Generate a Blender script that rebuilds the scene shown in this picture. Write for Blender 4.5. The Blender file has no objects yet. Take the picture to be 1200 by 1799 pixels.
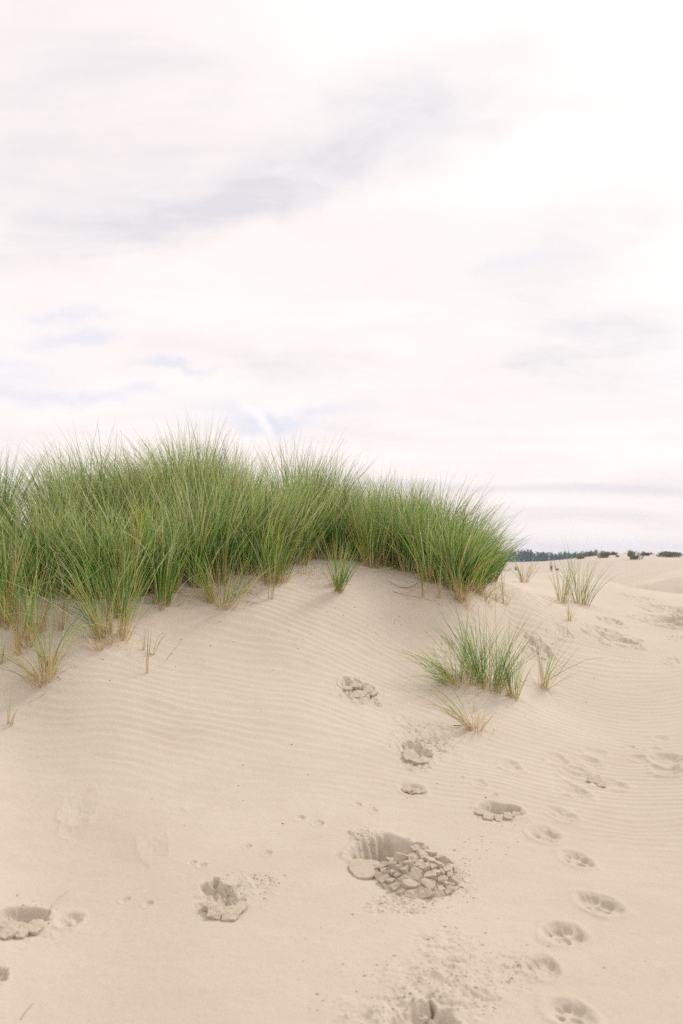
import bpy, bmesh, math, random
import numpy as np
from mathutils import Vector, Matrix
from mathutils import noise as mnoise

random.seed(7)
RNG = np.random.default_rng(11)
R_ = math.radians
SC = bpy.context.scene
COL = SC.collection

# ------------------------------------------------------------------ camera
EYE = 1.5
PITCH = math.atan(75.5 / 1749.0)
cam_d = bpy.data.cameras.new("camera")
cam = bpy.data.objects.new("camera", cam_d)
COL.objects.link(cam)
cam.location = (0, 0, EYE)
cam.rotation_euler = (math.pi / 2 + PITCH, 0, 0)
cam_d.sensor_fit = 'VERTICAL'
cam_d.sensor_height = 36
cam_d.sensor_width = 24
cam_d.lens = 35
cam_d.clip_start = 0.05
cam_d.clip_end = 20000
cam_d.dof.use_dof = True
cam_d.dof.focus_distance = 8.0
cam_d.dof.aperture_fstop = 3.5
SC.camera = cam

# ------------------------------------------------------------------ sun, sky, exposure
SUN_AZ, SUN_EL = R_(38), R_(38)
sl = bpy.data.lights.new("sun", 'SUN')
sl.energy = 2.0
sl.angle = R_(10)
sl.color = (1.0, 0.955, 0.90)
so = bpy.data.objects.new("sun", sl)
COL.objects.link(so)
sd = Vector((math.sin(SUN_AZ) * math.cos(SUN_EL), math.cos(SUN_AZ) * math.cos(SUN_EL), math.sin(SUN_EL)))
so.rotation_euler = sd.to_track_quat('Z', 'Y').to_euler()
SC.view_settings.view_transform = 'Standard'
SC.view_settings.look = 'None'
SC.view_settings.exposure = 0.22
SC.view_settings.gamma = 1.0
SC.cycles.max_bounces = 6
SC.cycles.diffuse_bounces = 3
SC.cycles.transparent_max_bounces = 8
SC.cycles.volume_bounces = 0
SC.cycles.use_denoising = False

world = bpy.data.worlds.new("World")
SC.world = world
world.use_nodes = True


class NT:
    """small helper for building node trees"""
    def __init__(s, t):
        s.t = t
        t.nodes.clear()

    def n(s, typ, **kw):
        nd = s.t.nodes.new(typ)
        for k, v in kw.items():
            setattr(nd, k, v)
        return nd

    def l(s, a, b):
        s.t.links.new(a, b)

    def put(s, inp, v):
        if hasattr(v, 'is_output') or isinstance(v, bpy.types.NodeSocket):
            s.l(v, inp)
        else:
            inp.default_value = v

    def math(s, op, a, b=0.0, c=0.0, clamp=False):
        nd = s.n('ShaderNodeMath', operation=op)
        nd.use_clamp = clamp
        s.put(nd.inputs[0], a)
        s.put(nd.inputs[1], b)
        if len(nd.inputs) > 2:
            s.put(nd.inputs[2], c)
        return nd.outputs[0]

    def dot(s, a, v):
        nd = s.n('ShaderNodeVectorMath', operation='DOT_PRODUCT')
        s.l(a, nd.inputs[0])
        nd.inputs[1].default_value = v
        return nd.outputs['Value']

    def mix(s, f, a, b):
        nd = s.n('ShaderNodeMix', data_type='RGBA')
        s.put(nd.inputs[0], f)
        s.put(nd.inputs[6], a)
        s.put(nd.inputs[7], b)
        return nd.outputs[2]

    def rng(s, v, a, b, c=0.0, d=1.0, smooth=True):
        nd = s.n('ShaderNodeMapRange')
        nd.interpolation_type = 'SMOOTHSTEP' if smooth else 'LINEAR'
        s.put(nd.inputs[0], v)
        for i, q in enumerate((a, b, c, d)):
            nd.inputs[i + 1].default_value = q
        return nd.outputs[0]

    def noise(s, vec, scale, detail=4.0, rough=0.5, dist=0.0):
        nd = s.n('ShaderNodeTexNoise')
        if vec is not None:
            s.l(vec, nd.inputs['Vector'])
        nd.inputs['Scale'].default_value = scale
        nd.inputs['Detail'].default_value = detail
        nd.inputs['Roughness'].default_value = rough
        nd.inputs['Distortion'].default_value = dist
        return nd.outputs['Fac']


def pix_dir(u, v):
    """direction of a point of the photograph (1200 x 1799) as slopes per metre forward"""
    a = (u - 600.0) / 1749.0
    b = (899.5 - v) / 1749.0
    c = math.cos(PITCH) - b * math.sin(PITCH)
    return a / c, (math.sin(PITCH) + b * math.cos(PITCH)) / c


def build_sky():
    T = NT(world.node_tree)
    out = T.n('ShaderNodeOutputWorld')
    bg = T.n('ShaderNodeBackground')
    sky = T.n('ShaderNodeTexSky')
    sky.sky_type = 'NISHITA'
    sky.sun_disc = False
    sky.sun_elevation = SUN_EL
    sky.sun_rotation = SUN_AZ
    sky.air_density = 1.0
    sky.dust_density = 2.5
    tc = T.n('ShaderNodeTexCoord')
    d = tc.outputs['Generated']
    sep = T.n('ShaderNodeSeparateXYZ')
    T.l(d, sep.inputs[0])
    z = T.math('ADD', T.math('ABSOLUTE', sep.outputs[2]), 0.16)
    comb = T.n('ShaderNodeCombineXYZ')
    T.l(T.math('DIVIDE', sep.outputs[0], z), comb.inputs[0])
    T.l(T.math('DIVIDE', sep.outputs[1], z), comb.inputs[1])
    mp = T.n('ShaderNodeMapping')
    mp.inputs['Rotation'].default_value = (0, 0, R_(-18))
    mp.inputs['Scale'].default_value = (0.8, 1.5, 1)
    T.l(comb.outputs[0], mp.inputs[0])
    P = mp.outputs[0]
    big = T.noise(P, 1.1, 5, 0.55, 0.7)
    fine = T.noise(P, 3.2, 6, 0.6, 0.5)
    # directions for cloud banks, wobbled so their edges are ragged
    wob = T.n('ShaderNodeTexNoise')
    T.l(d, wob.inputs['Vector'])
    wob.inputs['Scale'].default_value = 5.0
    wob.inputs['Detail'].default_value = 5.0
    wob.inputs['Roughness'].default_value = 0.6
    vs = T.n('ShaderNodeVectorMath', operation='SUBTRACT')
    T.l(wob.outputs['Color'], vs.inputs[0])
    vs.inputs[1].default_value = (.5, .5, .5)
    vm = T.n('ShaderNodeVectorMath', operation='MULTIPLY')
    T.l(vs.outputs[0], vm.inputs[0])
    vm.inputs[1].default_value = (0.24, 0.05, 0.12)
    va = T.n('ShaderNodeVectorMath', operation='ADD')
    T.l(d, va.inputs[0])
    T.l(vm.outputs[0], va.inputs[1])
    dw = va.outputs[0]

    vl = T.n('ShaderNodeVectorMath', operation='MULTIPLY')
    T.l(vs.outputs[0], vl.inputs[0])
    vl.inputs[1].default_value = (.12, .02, .022)
    vb = T.n('ShaderNodeVectorMath', operation='ADD')
    T.l(d, vb.inputs[0])
    T.l(vl.outputs[0], vb.inputs[1])
    dl = vb.outputs[0]

    def bank(u, v, ru, rv, ang, vec=dw):
        t, e = pix_dir(u, v)
        c = Vector((t, 1, e)).normalized()
        right = Vector((1, 0, 0)) - c * c.x
        right.normalize()
        up = right.cross(c)
        ca, sa = math.cos(R_(ang)), math.sin(R_(ang))
        A = right * ca + up * sa
        B = -right * sa + up * ca
        qa = T.math('DIVIDE', T.math('SUBTRACT', T.dot(vec, A), A.dot(c)), ru / 1749)
        qb = T.math('DIVIDE', T.math('SUBTRACT', T.dot(vec, B), B.dot(c)), rv / 1749)
        rr = T.math('SQRT', T.math('ADD', T.math('MULTIPLY', qa, qa), T.math('MULTIPLY', qb, qb)))
        m = T.rng(rr, 0.0, 1.5, 1.0, 0.0)
        f = T.rng(T.dot(vec, c), 0.3, 0.5)
        return T.math('MULTIPLY', m, f)

    def total(lst, vec=dw):
        acc = None
        for (u, v, ru, rv, a, s) in lst:
            b = T.math('MULTIPLY', bank(u, v, ru, rv, a, vec), s)
            acc = b if acc is None else T.math('ADD', acc, b)
        return acc
    grey = total([(740, 215, 290, 95, 14, .9), (620, 270, 200, 60, 18, .3), (300, 385, 290, 55, 12, .85),
                  (450, 350, 260, 50, 15, .45), (280, 170, 190, 200, 30, .6), (40, 330, 200, 190, 0, .55),
                  (960, 470, 170, 90, 20, .45), (1090, 400, 110, 50, 0, .4), (560, 640, 260, 40, -6, .6),
                  (1060, 600, 190, 40, 6, .6), (980, 560, 150, 60, 20, .3), (640, 775, 160, 25, 0, .45),
                  (1010, 640, 140, 60, 20, .35), (1130, 690, 140, 60, -10, .35), (560, 510, 150, 25, 5, .25),
                  (1150, 800, 150, 20, 0, .2),
                  (1020, 210, 120, 25, 10, .3), (100, 70, 260, 120, 0, .25), (880, 740, 180, 16, 0, .25)])
    blue = total([(140, 553, 95, 16, 0, .8), (150, 598, 75, 22, 3, 1.0), (300, 656, 80, 11, 0, .9),
                  (40, 660, 90, 40, 0, .6), (170, 708, 190, 18, -3, .75), (450, 722, 110, 26, -8, .8),
                  (560, 735, 140, 22, 0, .6), (350, 745, 160, 14, 0, .35), (885, 455, 50, 14, 8, .4),
                  (1185, 640, 60, 45, 0, .5)])
    trail = total([(444, 720, 26, 7, -38, .8), (462, 740, 24, 10, -60, 1.0), (474, 758, 16, 8, -75, .6)], d)
    low = total([(960, 857, 330, 10, 0, .5), (1150, 858, 180, 20, 0, .65), (1050, 905, 300, 14, 0, .35), (700, 852, 300, 8, 0, .4)], dl)
    tex = T.rng(fine, 0.25, 0.75, 0.25, 1.5, False)
    gm = T.math('ADD', T.math('MULTIPLY', grey, tex), low)
    gm = T.math('ADD', gm, T.rng(big, 0.46, 0.72, 0.0, 0.24))
    bright = T.rng(T.dot(d, sd), 0.70, 0.97, 0.0, 1.0)       # thin cloud round the hidden sun
    white = (1.0, 0.925, 0.908, 1)
    c = T.mix(T.rng(big, .3, .7), (.950, .868, .848, 1), (.900, .812, .795, 1))
    c = T.mix(bright, c, (.99, .925, .90, 1))
    c = T.mix(T.math('MULTIPLY', gm, .80, clamp=True), c, (.685, .665, .70, 1))
    c = T.mix(T.math('MULTIPLY', blue, T.math('MULTIPLY', tex, .75), clamp=True), c, (.66, .70, .80, 1))
    c = T.mix(T.math('MULTIPLY', trail, .6, clamp=True), c, (.97, .91, .90, 1))
    # clear sky showing faintly through the thin cloud
    k = T.n('ShaderNodeMix', data_type='RGBA', blend_type='MIX')
    skm = T.n('ShaderNodeVectorMath', operation='SCALE')
    T.l(sky.outputs[0], skm.inputs[0])
    skm.inputs['Scale'].default_value = 1.0
    # cloud colours are given at background strength 0.1
    cs = T.n('ShaderNodeVectorMath', operation='SCALE')
    T.l(c, cs.inputs[0])
    cs.inputs['Scale'].default_value = 10.0
    k.inputs[0].default_value = 0.965
    T.l(skm.outputs[0], k.inputs[6])
    T.l(cs.outputs[0], k.inputs[7])
    T.l(k.outputs[2], bg.inputs['Color'])
    bg.inputs['Strength'].default_value = 0.1
    T.l(bg.outputs[0], out.inputs[0])


build_sky()

# ------------------------------------------------------------------ numeric noise


def _hash(ix, iy, seed):
    h = (ix.astype(np.int64) * 374761393 + iy.astype(np.int64) * 668265263 + seed * 1274126177) & 0xffffffff
    h = ((h ^ (h >> 13)) * 1103515245) & 0xffffffff
    h = ((h ^ (h >> 15)) * 2246822519) & 0xffffffff
    return ((h ^ (h >> 16)) & 0xffffff) / float(0xffffff)


def vnoise(x, y, seed=0):
    ix = np.floor(x)
    iy = np.floor(y)
    fx = x - ix
    fy = y - iy
    fx = fx * fx * fx * (fx * (fx * 6 - 15) + 10)
    fy = fy * fy * fy * (fy * (fy * 6 - 15) + 10)
    a = _hash(ix, iy, seed)
    b = _hash(ix + 1, iy, seed)
    c = _hash(ix, iy + 1, seed)
    d = _hash(ix + 1, iy + 1, seed)
    return (a * (1 - fx) + b * fx) * (1 - fy) + (c * (1 - fx) + d * fx) * fy - 0.5


def fbm(x, y, seed=0, octs=4, gain=0.5):
    s = 0
    a = 1.0
    for i in range(octs):
        s = s + a * vnoise(x * 2 ** i + 17.3 * i, y * 2 ** i - 9.1 * i, seed + i)
        a *= gain
    return s


def sstep(a, b, x):
    t = np.clip((x - a) / (b - a), 0, 1)
    return t * t * (3 - 2 * t)


# ------------------------------------------------------------------ terrain
# control points of the dune: direction in the photograph + distance forward
CP = []


def cp(u, v, d):
    t, e = pix_dir(u, v)
    CP.append((t * d, d, EYE + e * d))


def cz(u, d, z):
    t, e = pix_dir(u, 975)
    CP.append((t * d, d, z))


for v, row in {
    1799: [(0, 3.15), (400, 3.15), (800, 3.15), (1200, 3.15)],
    1500: [(0, 4.7), (300, 4.7), (600, 4.75), (900, 4.85), (1200, 4.95)],
    1300: [(0, 6.0), (300, 6.2), (600, 6.5), (900, 6.9), (1200, 7.2)],
    1200: [(0, 6.6), (300, 6.9), (600, 7.4), (900, 8.2), (1200, 8.8)],
    1120: [(0, 7.05), (150, 7.2), (300, 7.6), (450, 7.9), (600, 8.2), (750, 8.7), (900, 9.7), (1050, 10.6), (1200, 11.2)],
    1060: [(0, 7.6), (150, 7.8), (300, 8.1), (450, 8.4), (600, 8.8), (750, 9.2), (850, 9.6), (920, 10.6), (1020, 13.3), (1200, 14.5)],
    1020: [(400, 8.8), (600, 9.4), (700, 9.8), (850, 11.2), (950, 15.0), (1060, 17.5)],
}.items():
    for u, d in row:
        cp(u, v, d)
cp(540, 982, 10.0)
cp(650, 993, 10.2)
cp(1200, 1044, 18.0)
cp(1100, 1030, 18.0)
cp(990, 1012, 20.0)
cp(920, 1012, 17.5)
for u, d, z in [(-150, 10, 1.75), (0, 10, 1.78), (200, 10, 1.8), (400, 10.5, 1.74), (550, 11.5, 1.62), (700, 12, 1.4), (830, 12.5, 1.2),
                (0, 14, 1.6), (300, 14, 1.6), (600, 15, 1.3), (800, 17, 1.0), (0, 30, .5), (400, 30, .3), (700, 30, -.2),
                (930, 30, -.6), (1050, 27, -.2), (1140, 27, -.1), (1200, 27, -.1),
                (0, 60, -1), (500, 60, -1), (930, 60, -2.2), (1040, 48, -.9), (1080, 60, -.6),
                (1130, 45, .5), (1200, 45, .5), (1130, 36, .2), (1200, 36, .2), (1060, 45, .2), (1200, 70, .42), (1100, 80, -.5),
                (0, 100, -2), (500, 100, -2.5), (930, 110, -3.2), (1040, 100, -1.9), (1200, 110, .05)]:
    cz(u, d, z)
for u, v, d in [(860, 1004, 212), (930, 1004, 212), (985, 1004, 212), (1040, 1000, 212), (1100, 991, 212), (1200, 988, 212),
                (860, 987, 330), (930, 986.5, 330), (985, 984, 330), (1010, 981, 300), (1050, 975.5, 300), (1090, 971, 290),
                (1140, 973.5, 290), (1200, 976, 290), (1090, 985, 250), (1150, 984, 250)]:
    cp(u, v, d)
for u in (0, 500):
    cz(u, 250, -2.5)
for u in (0, 500, 900, 1050, 1200):
    cz(u, 480, -3.6)
    cz(u, 900, -4)
    cz(u, 3500, -4)
for u in (0, 600, 1200):
    cz(u, 1.6, -0.02)
    cz(u, .4, 0)
for s in (-1, 1):       # beside and behind the photographer
    for r, z in [(.4, 0), (3, 0.0), (7, .25 - .1 * s), (15, .6), (40, -.5), (150, -1.5), (900, -4), (3500, -4)]:
        for th in (1.4, 3.14):
            CP.append((s * r * math.sin(th), r * math.cos(th), z if th < 3 else min(z, 0)))


def warp(x, y):
    th = np.arctan2(x, y)
    r = np.hypot(x, y)
    return 0.6 * np.tanh(th / 0.6) * 2.2, np.log(np.maximum(r, .3)) * 0.8


CP = np.array(CP)
_p, _q = warp(CP[:, 0], CP[:, 1])


def _U(r2):
    return r2 * np.log(r2 + 1e-9)


_n = len(CP)
_K = _U((_p[:, None] - _p[None]) ** 2 + (_q[:, None] - _q[None]) ** 2) + np.eye(_n) * 1e-3
_P = np.stack([np.ones(_n), _p, _q], 1)
_A = np.zeros((_n + 3, _n + 3))
_A[:_n, :_n] = _K
_A[:_n, _n:] = _P
_A[_n:, :_n] = _P.T
_W = np.linalg.solve(_A, np.concatenate([CP[:, 2], np.zeros(3)]))


def base_h(x, y):
    x = np.atleast_1d(np.asarray(x, float))
    y = np.atleast_1d(np.asarray(y, float))
    shp = x.shape
    x = x.ravel()
    y = y.ravel()
    out = np.empty_like(x)
    for i in range(0, len(x), 60000):
        p, q = warp(x[i:i + 60000], y[i:i + 60000])
        h = _W[_n] + _W[_n + 1] * p + _W[_n + 2] * q
        acc = np.zeros_like(p)
        for k in range(_n):
            r2 = (p - _p[k]) ** 2 + (q - _q[k]) ** 2
            acc += _W[k] * r2 * np.log(r2 + 1e-9)
        out[i:i + 60000] = h + acc
    r = np.hypot(x, y)
    out += fbm(x * .5, y * .5, 5, 3) * .05 * sstep(4, 9, r) * (1 - sstep(16, 30, r))
    out += fbm(x * .06, y * .06, 9, 3) * .5 * sstep(60, 110, r)
    # the blown-out hollow beyond the near crest, steep on its far side
    bx, by = (x - 12.0) / 3.6, (y - 37.5) / 8.0
    rb = np.hypot(bx, by) + fbm(x * .35, y * .35, 12, 2) * .12
    out -= .95 * (1 - sstep(.55, 1.0, rb))
    return out.reshape(shp)


def hit(u, v, dmin=2.0, dmax=400.0):
    """where a line of sight meets the sand"""
    t, e = pix_dir(u, v)
    d = np.exp(np.linspace(math.log(dmin), math.log(dmax), 900))
    g = EYE + e * d - base_h(t * d, d)
    k = np.argmax(g < 0)
    if g[k] >= 0:
        k = int(np.argmin(g))
        return Vector((t * d[k], d[k], float(base_h(t * d[k], d[k])[0])))
    a = g[k - 1] / (g[k - 1] - g[k])
    dd = d[k - 1] + (d[k] - d[k - 1]) * a
    return Vector((t * dd, dd, float(base_h(t * dd, dd)[0])))


def gz(x, y):
    return float(base_h(x, y)[0])


# ------------------------------------------------------------------ marks trodden into the sand
STAMPS = []      # (x, y, reach, function(dx, dy) -> dz)


def local(rot, R):
    c, s = math.cos(rot), math.sin(rot)
    return lambda dx, dy: ((dx * c + dy * s) / R, (-dx * s + dy * c) / R)


def paw(u, v, wpx, rot=0.0, depth=1.0, soft=0.0, seed=0):
    p = hit(u, v)
    R = wpx / 1749 * p.y * .5
    D = R * .40 * depth
    lc = local(R_(rot), R)

    def f(dx, dy):
        x, y = lc(dx, dy)
        y = y / 1.5
        n = fbm(x * 1.6 + seed * 3.1, y * 1.6, 40 + seed, 3) * .22
        rho = np.hypot(x, y / 1.06) + n
        bowl = 1 - sstep(.50 - soft * .2, 1.05 + soft * .1, rho)
        pit = np.zeros_like(x)
        pr = random.Random(seed * 7 + 1)
        for (a, b, r) in ((-.56, .16, .25), (-.24, .56, .25), (.24, .56, .25), (.56, .16, .25), (0, -.26, .36)):
            q = np.hypot(x - a + pr.uniform(-.10, .10), (y - b + pr.uniform(-.14, .14)) * pr.uniform(.7, 1.2)) / (r * pr.uniform(.75, 1.25))
            pit = np.maximum(pit, (1 - sstep(.55, 1.15, q + n)) * pr.uniform(.6, 1.1))
        inner = -.60 - .40 * pit * (1 - soft) + .30 * (1 - pit) * (1 - soft) * np.exp(-((x / .5) ** 2 + ((y + .25) / .4) ** 2))
        rim = np.exp(-((rho - 1.16) / .2) ** 2) * (.13 + .12 * sstep(.2, -.9, y))
        return D * (bowl * inner + rim + n * .15 * np.exp(-rho ** 2))
    STAMPS.append((p.x, p.y, R * 3, f))
    return p, R


def hollow(u, v, wpx, lng=1.0, rot=0.0, depth=.5, edge=.2, rough=.3, lip=.12, seed=0, near=0.0):
    p = hit(u, v)
    R = wpx / 1749 * p.y * .5
    lc = local(R_(rot), R)

    def f(dx, dy):
        x, y = lc(dx, dy)
        y = y / (lng * 1.5)
        n = fbm(x * 2.1 + seed * 5.7, y * 2.1, 70 + seed, 4) * rough
        rho = np.hypot(x, y) + n
        bowl = 1 - sstep(.85 - edge - near * sstep(.3, -.6, y), 1.05, rho)
        rim = np.exp(-((rho - 1.14) / .17) ** 2) * lip * (.6 + .7 * sstep(.2, -.8, y))
        floor = 1 + fbm(x * 4, y * 4, 90 + seed, 3) * rough * 1.3
        return R * (-depth * bowl * floor + rim)
    STAMPS.append((p.x, p.y, R * 3.0 * max(1, lng), f))
    return p, R


def lumps(u, v, wpx, lng, amp, freq, seed=0, bias=0.0, rot=0):
    p = hit(u, v)
    R = wpx / 1749 * p.y * .5
    lc = local(R_(rot), R)

    def f(dx, dy):
        x, y = lc(dx, dy)
        rho = np.hypot(x, y / lng)
        m = 1 - sstep(.15, 1.05, rho + fbm(x * 2, y * 2, 31 + seed, 2) * .5)
        n = fbm(dx * freq, dy * freq, 110 + seed, 4, .55)
        n = np.sign(n) * np.abs(n * 1.6) ** 1.25
        return m * (amp * n + bias)
    STAMPS.append((p.x, p.y, R * 1.6 * max(1, lng), f))


# the dog's trail on the right
PAWS = [(1003, 1783, 76, 10, 1.0, 0), (951, 1700, 62, 0, 1.0, .1), (990, 1640, 76, -6, .95, 0), (1052, 1588, 72, 14, .9, .1),
        (1013, 1510, 54, 10, .95, .1), (957, 1467, 56, -8, .95, .2), (984, 1430, 50, 12, .8, .6), (1013, 1392, 46, 10, .8, .7),
        (1015, 1364, 58, -5, .8, .8), (1080, 1378, 42, 20, .7, .6), (1037, 1340, 40, 0, .7, .8), (978, 1334, 40, 0, .8, .8),
        (1043, 1320, 40, 0, .6, .9), (897, 1345, 38, 0, .9, .8), (843, 1376, 26, 0, .8, .7), (1120, 1332, 32, 0, .7, .8),
        (1172, 1334, 56, 0, 1.0, .8), (1170, 1352, 52, 0, .9, .8), (723, 1386, 46, 12, .8, .5), (122, 1617, 46, 5, 1.0, .3),
        (1150, 1317, 24, 0, .7, 1), (1105, 1311, 18, 0, .7, 1), (1160, 1298, 26, 0, .7, 1), (1110, 1314, 20, 0, .7, 1)]
for i, (u, v, w, r, dp, sf) in enumerate(PAWS):
    paw(u, v, w, r, dp, sf, i)
for i, (u, v, w) in enumerate([(528, 1437, 20), (559, 1447, 24), (629, 1413, 18), (657, 1424, 19), (435, 1488, 17), (470, 1500, 20),
                               (338, 1516, 18), (356, 1521, 20), (220, 1581, 20), (260, 1588, 22), (810, 1365, 14), (870, 1395, 14)]):
    paw(u, v, w * .9, 0, 1.0, .0, 50 + i)
# shoe prints and dug places
hollow(880, 1422, 84, .72, 0, .30, .35, .28, .05, 1)
for k, (u, v, w) in enumerate([(853, 1420, 30), (880, 1432, 26), (900, 1420, 34), (872, 1414, 24)]):
    hollow(u, v, w, .9, 0, .55, .6, .3, .04, 11 + k)
hollow(40, 1612, 92, .78, 8, .45, .22, .2, .05, 2)
hollow(378, 1562, 56, 1.15, 20, .55, .3, .5, .04, 3)
hollow(395, 1588, 62, .85, -10, .35, .4, .7, .05, 4)
hollow(633, 1213, 56, 1.0, 0, .34, .3, .7, .10, 5)
hollow(733, 1322, 48, 1.3, 10, .55, .4, .4, .10, 6)
hollow(-8, 1712, 46, 1, 0, .5, .3, .4, .08, 7)
hollow(745, 1800, 120, .9, 0, .38, .3, .25, .06, 8)
for k, (u, v, w, l, d) in enumerate([(1072, 1091, 46, 1.6, .25), (1080, 1120, 80, 1.0, .2), (1175, 1091, 80, 1.2, .22), (985, 1108, 40, 1.2, .18),
                                     (940, 1138, 54, 1.2, .25), (780, 1135, 34, 1.2, .2), (1135, 1052, 30, 2, .25), (1100, 1046, 26, 2, .2),
                                     (1190, 1120, 26, 1.4, .2), (1160, 1066, 60, 1.5, .15), (1000, 1082, 24, 2, .15),
                                     (930, 1046, 30, 2, .12), (1195, 1078, 40, 1.5, .2), (1115, 1030, 24, 2, .18), (1180, 1160, 30, 1.4, .14)]):
    hollow(u, v, w, l, random.uniform(-15, 15), d, .5, .7, .07, 20 + k)
# loose, kicked-up sand
lumps(775, 1750, 300, 1.5, .012, 19, 1, .003)
lumps(800, 1690, 220, 2.6, .008, 27, 2)
lumps(690, 1785, 280, .8, .009, 20, 3)
lumps(745, 1300, 150, 2.0, .016, 30, 4, .004)
lumps(735, 1345, 60, 1.4, .02, 40, 5, .012)
lumps(640, 1468, 90, 1.0, .012, 40, 6, .004)
lumps(790, 1550, 130, 1.6, .010, 42, 7)
lumps(690, 1585, 150, 1.0, .010, 42, 8)
lumps(440, 1556, 150, 1.3, .008, 36, 9)
lumps(910, 1700, 90, 2.4, .009, 36, 10)
lumps(395, 1575, 110, 1.2, .012, 34, 12)
lumps(633, 1222, 80, 1.4, .012, 30, 13)
lumps(60, 1640, 160, 1.1, .007, 30, 14)
lumps(310, 1420, 60, 1.0, .006, 24, 15)
# worn shallow dents on the left
hollow(140, 1420, 60, 1.3, 0, .08, .8, .4, .03, 60)
hollow(270, 1480, 50, 2.0, 10, .05, .8, .4, .03, 61)
hollow(130, 1455, 40, 1.3, 0, .06, .8, .4, .03, 62)

# sand piled by the wind round the feet of the tufts
for (u, v, rr, hh) in [(77, 1200, .30, .03), (195, 1127, .40, .035), (283, 1067, .28, .025), (384, 1063, .40, .03), (478, 1023, .35, .025), (590, 1037, .30, .03),
                       (650, 996, .32, .025), (814, 1062, .32, .03), (836, 1282, .24, .03), (850, 1205, .50, .05), (904, 1230, .26, .03),
                       (952, 1208, .26, .03), (989, 1058, .45, .04), (1022, 1062, .50, .05), (50, 1136, .3, .03), (15, 1276, .2, .02)]:
    q_ = hit(u, v)
    STAMPS.append((q_.x, q_.y, rr * 1.6, lambda dx, dy, rr=rr, hh=hh: hh * .5 * np.exp(-(np.hypot(dx * .85, dy) / (rr * .55)) ** 2)
                   * (1 + fbm(dx * 9, dy * 9, 77, 3) * .9)))

# the deep hole with fluted wall
HOLE = hit(676, 1500)
HRX, HRY = .165, .25


def deep_hole(dx, dy):
    x = dx / HRX
    y = dy / HRY
    th = np.arctan2(y, x)
    rho = np.hypot(x, y) * (1 + .08 * np.sin(3 * th + 1) + .05 * np.sin(7 * th))
    left = sstep(-.1, -.5, x)
    rib = np.abs(np.sin((dx * .95 + dy * .18 - .3 * dx * dy) * 78)) ** 1.6 * .026 * sstep(.45, .05, x) * (1 - sstep(.8, 1.0, rho))
    wall = 1 - sstep(.30, 1.0, rho + .25 * left * (1 - rho))
    n = fbm(dx * 25, dy * 25, 200, 3) * .012 * sstep(.3, .8, rho) * (1 - sstep(.9, 1.3, rho))
    rim = np.exp(-((rho - 1.07) / .1) ** 2) * .008
    return -.21 * wall - rib + n + rim


STAMPS.append((HOLE.x, HOLE.y, .40, deep_hole))
MOUND = hit(732, 1536)
MRX, MRY, MH = .195, .29, .085


def mound(dx, dy):
    rho = np.hypot(dx / MRX, dy / MRY)
    inhole = np.hypot((dx + MOUND.x - HOLE.x) / HRX, (dy + MOUND.y - HOLE.y) / HRY)
    return (1 - sstep(.35, 1.1, rho)) * MH * .75 * sstep(.85, 1.05, inhole)


STAMPS.append((MOUND.x, MOUND.y, .42, mound))
CRACK = hit(752, 1775)


def crack(dx, dy):
    a = dx - dy * .25 - .012 * np.sin(dy * 60)
    w = .0035 + .0015 * np.sin(dy * 35)
    return -.05 * np.exp(-(a / w) ** 2) * sstep(.10, .05, np.abs(dy))


STAMPS.append((CRACK.x, CRACK.y, .15, crack))


def detail_h(x, y):
    """wind ripples and faint swell"""
    r = np.hypot(x, y)
    t = x / np.maximum(y, .5)
    wx = fbm(x * .55, y * .55, 300, 3) * .34
    w2 = fbm(x * 2.2, y * 3.0, 310, 2) * .05
    k = .10 + .22 * sstep(-.1, .12, t) * sstep(11, 7, r)
    ph = (y + k * x + wx + w2 + fbm(x * 1.5, y * 1.1, 305, 3) * .12) / .105
    fr = ph - np.floor(ph)
    prof = np.where(fr < .62, fr / .62, (1 - fr) / .38)
    prof = sstep(0, 1, prof) ** 1.25 - .45
    amp = sstep(4.6, 7.0, r + .8 * np.clip(t, -.4, .4) * 3 + fbm(x * .8, y * .8, 320, 2) * 1.2)
    amp = amp * (.45 + .55 * sstep(-.33, -.16, t)) * (.65 + .7 * fbm(x * .45 + 9, y * .6, 330, 2))
    amp = np.clip(amp, 0, 1.2) * (1 - sstep(17, 26, r)) * .0092
    h = prof * amp
    near = 1 - sstep(5, 8, r)
    h = h + fbm(x * 1.1, y * 2.2, 340, 3) * .012 * near * sstep(1, 3, r)
    h = h + fbm(x * 5, y * 9, 350, 3) * .0022 * sstep(1, 2, r) * (1 - sstep(12, 20, r))
    h = h + fbm(x * 38, y * 38, 360, 3) * .0011 * (1 - sstep(6, 9, r))
    return h


def stamps_h(x, y, h):
    for (cx, cy, reach, f) in STAMPS:
        m = (np.abs(x - cx) < reach) & (np.abs(y - cy) < reach)
        idx = np.nonzero(m)
        if len(idx[0]):
            dx = x[idx] - cx
            dy = y[idx] - cy
            edge = 1 - sstep(.82, 1.0, np.hypot(dx, dy) / reach)
            h[idx] += f(dx, dy) * edge
    return h


# ------------------------------------------------------------------ materials
def new_mat(name):
    m = bpy.data.materials.new(name)
    m.use_nodes = True
    return m, NT(m.node_tree)


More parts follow.
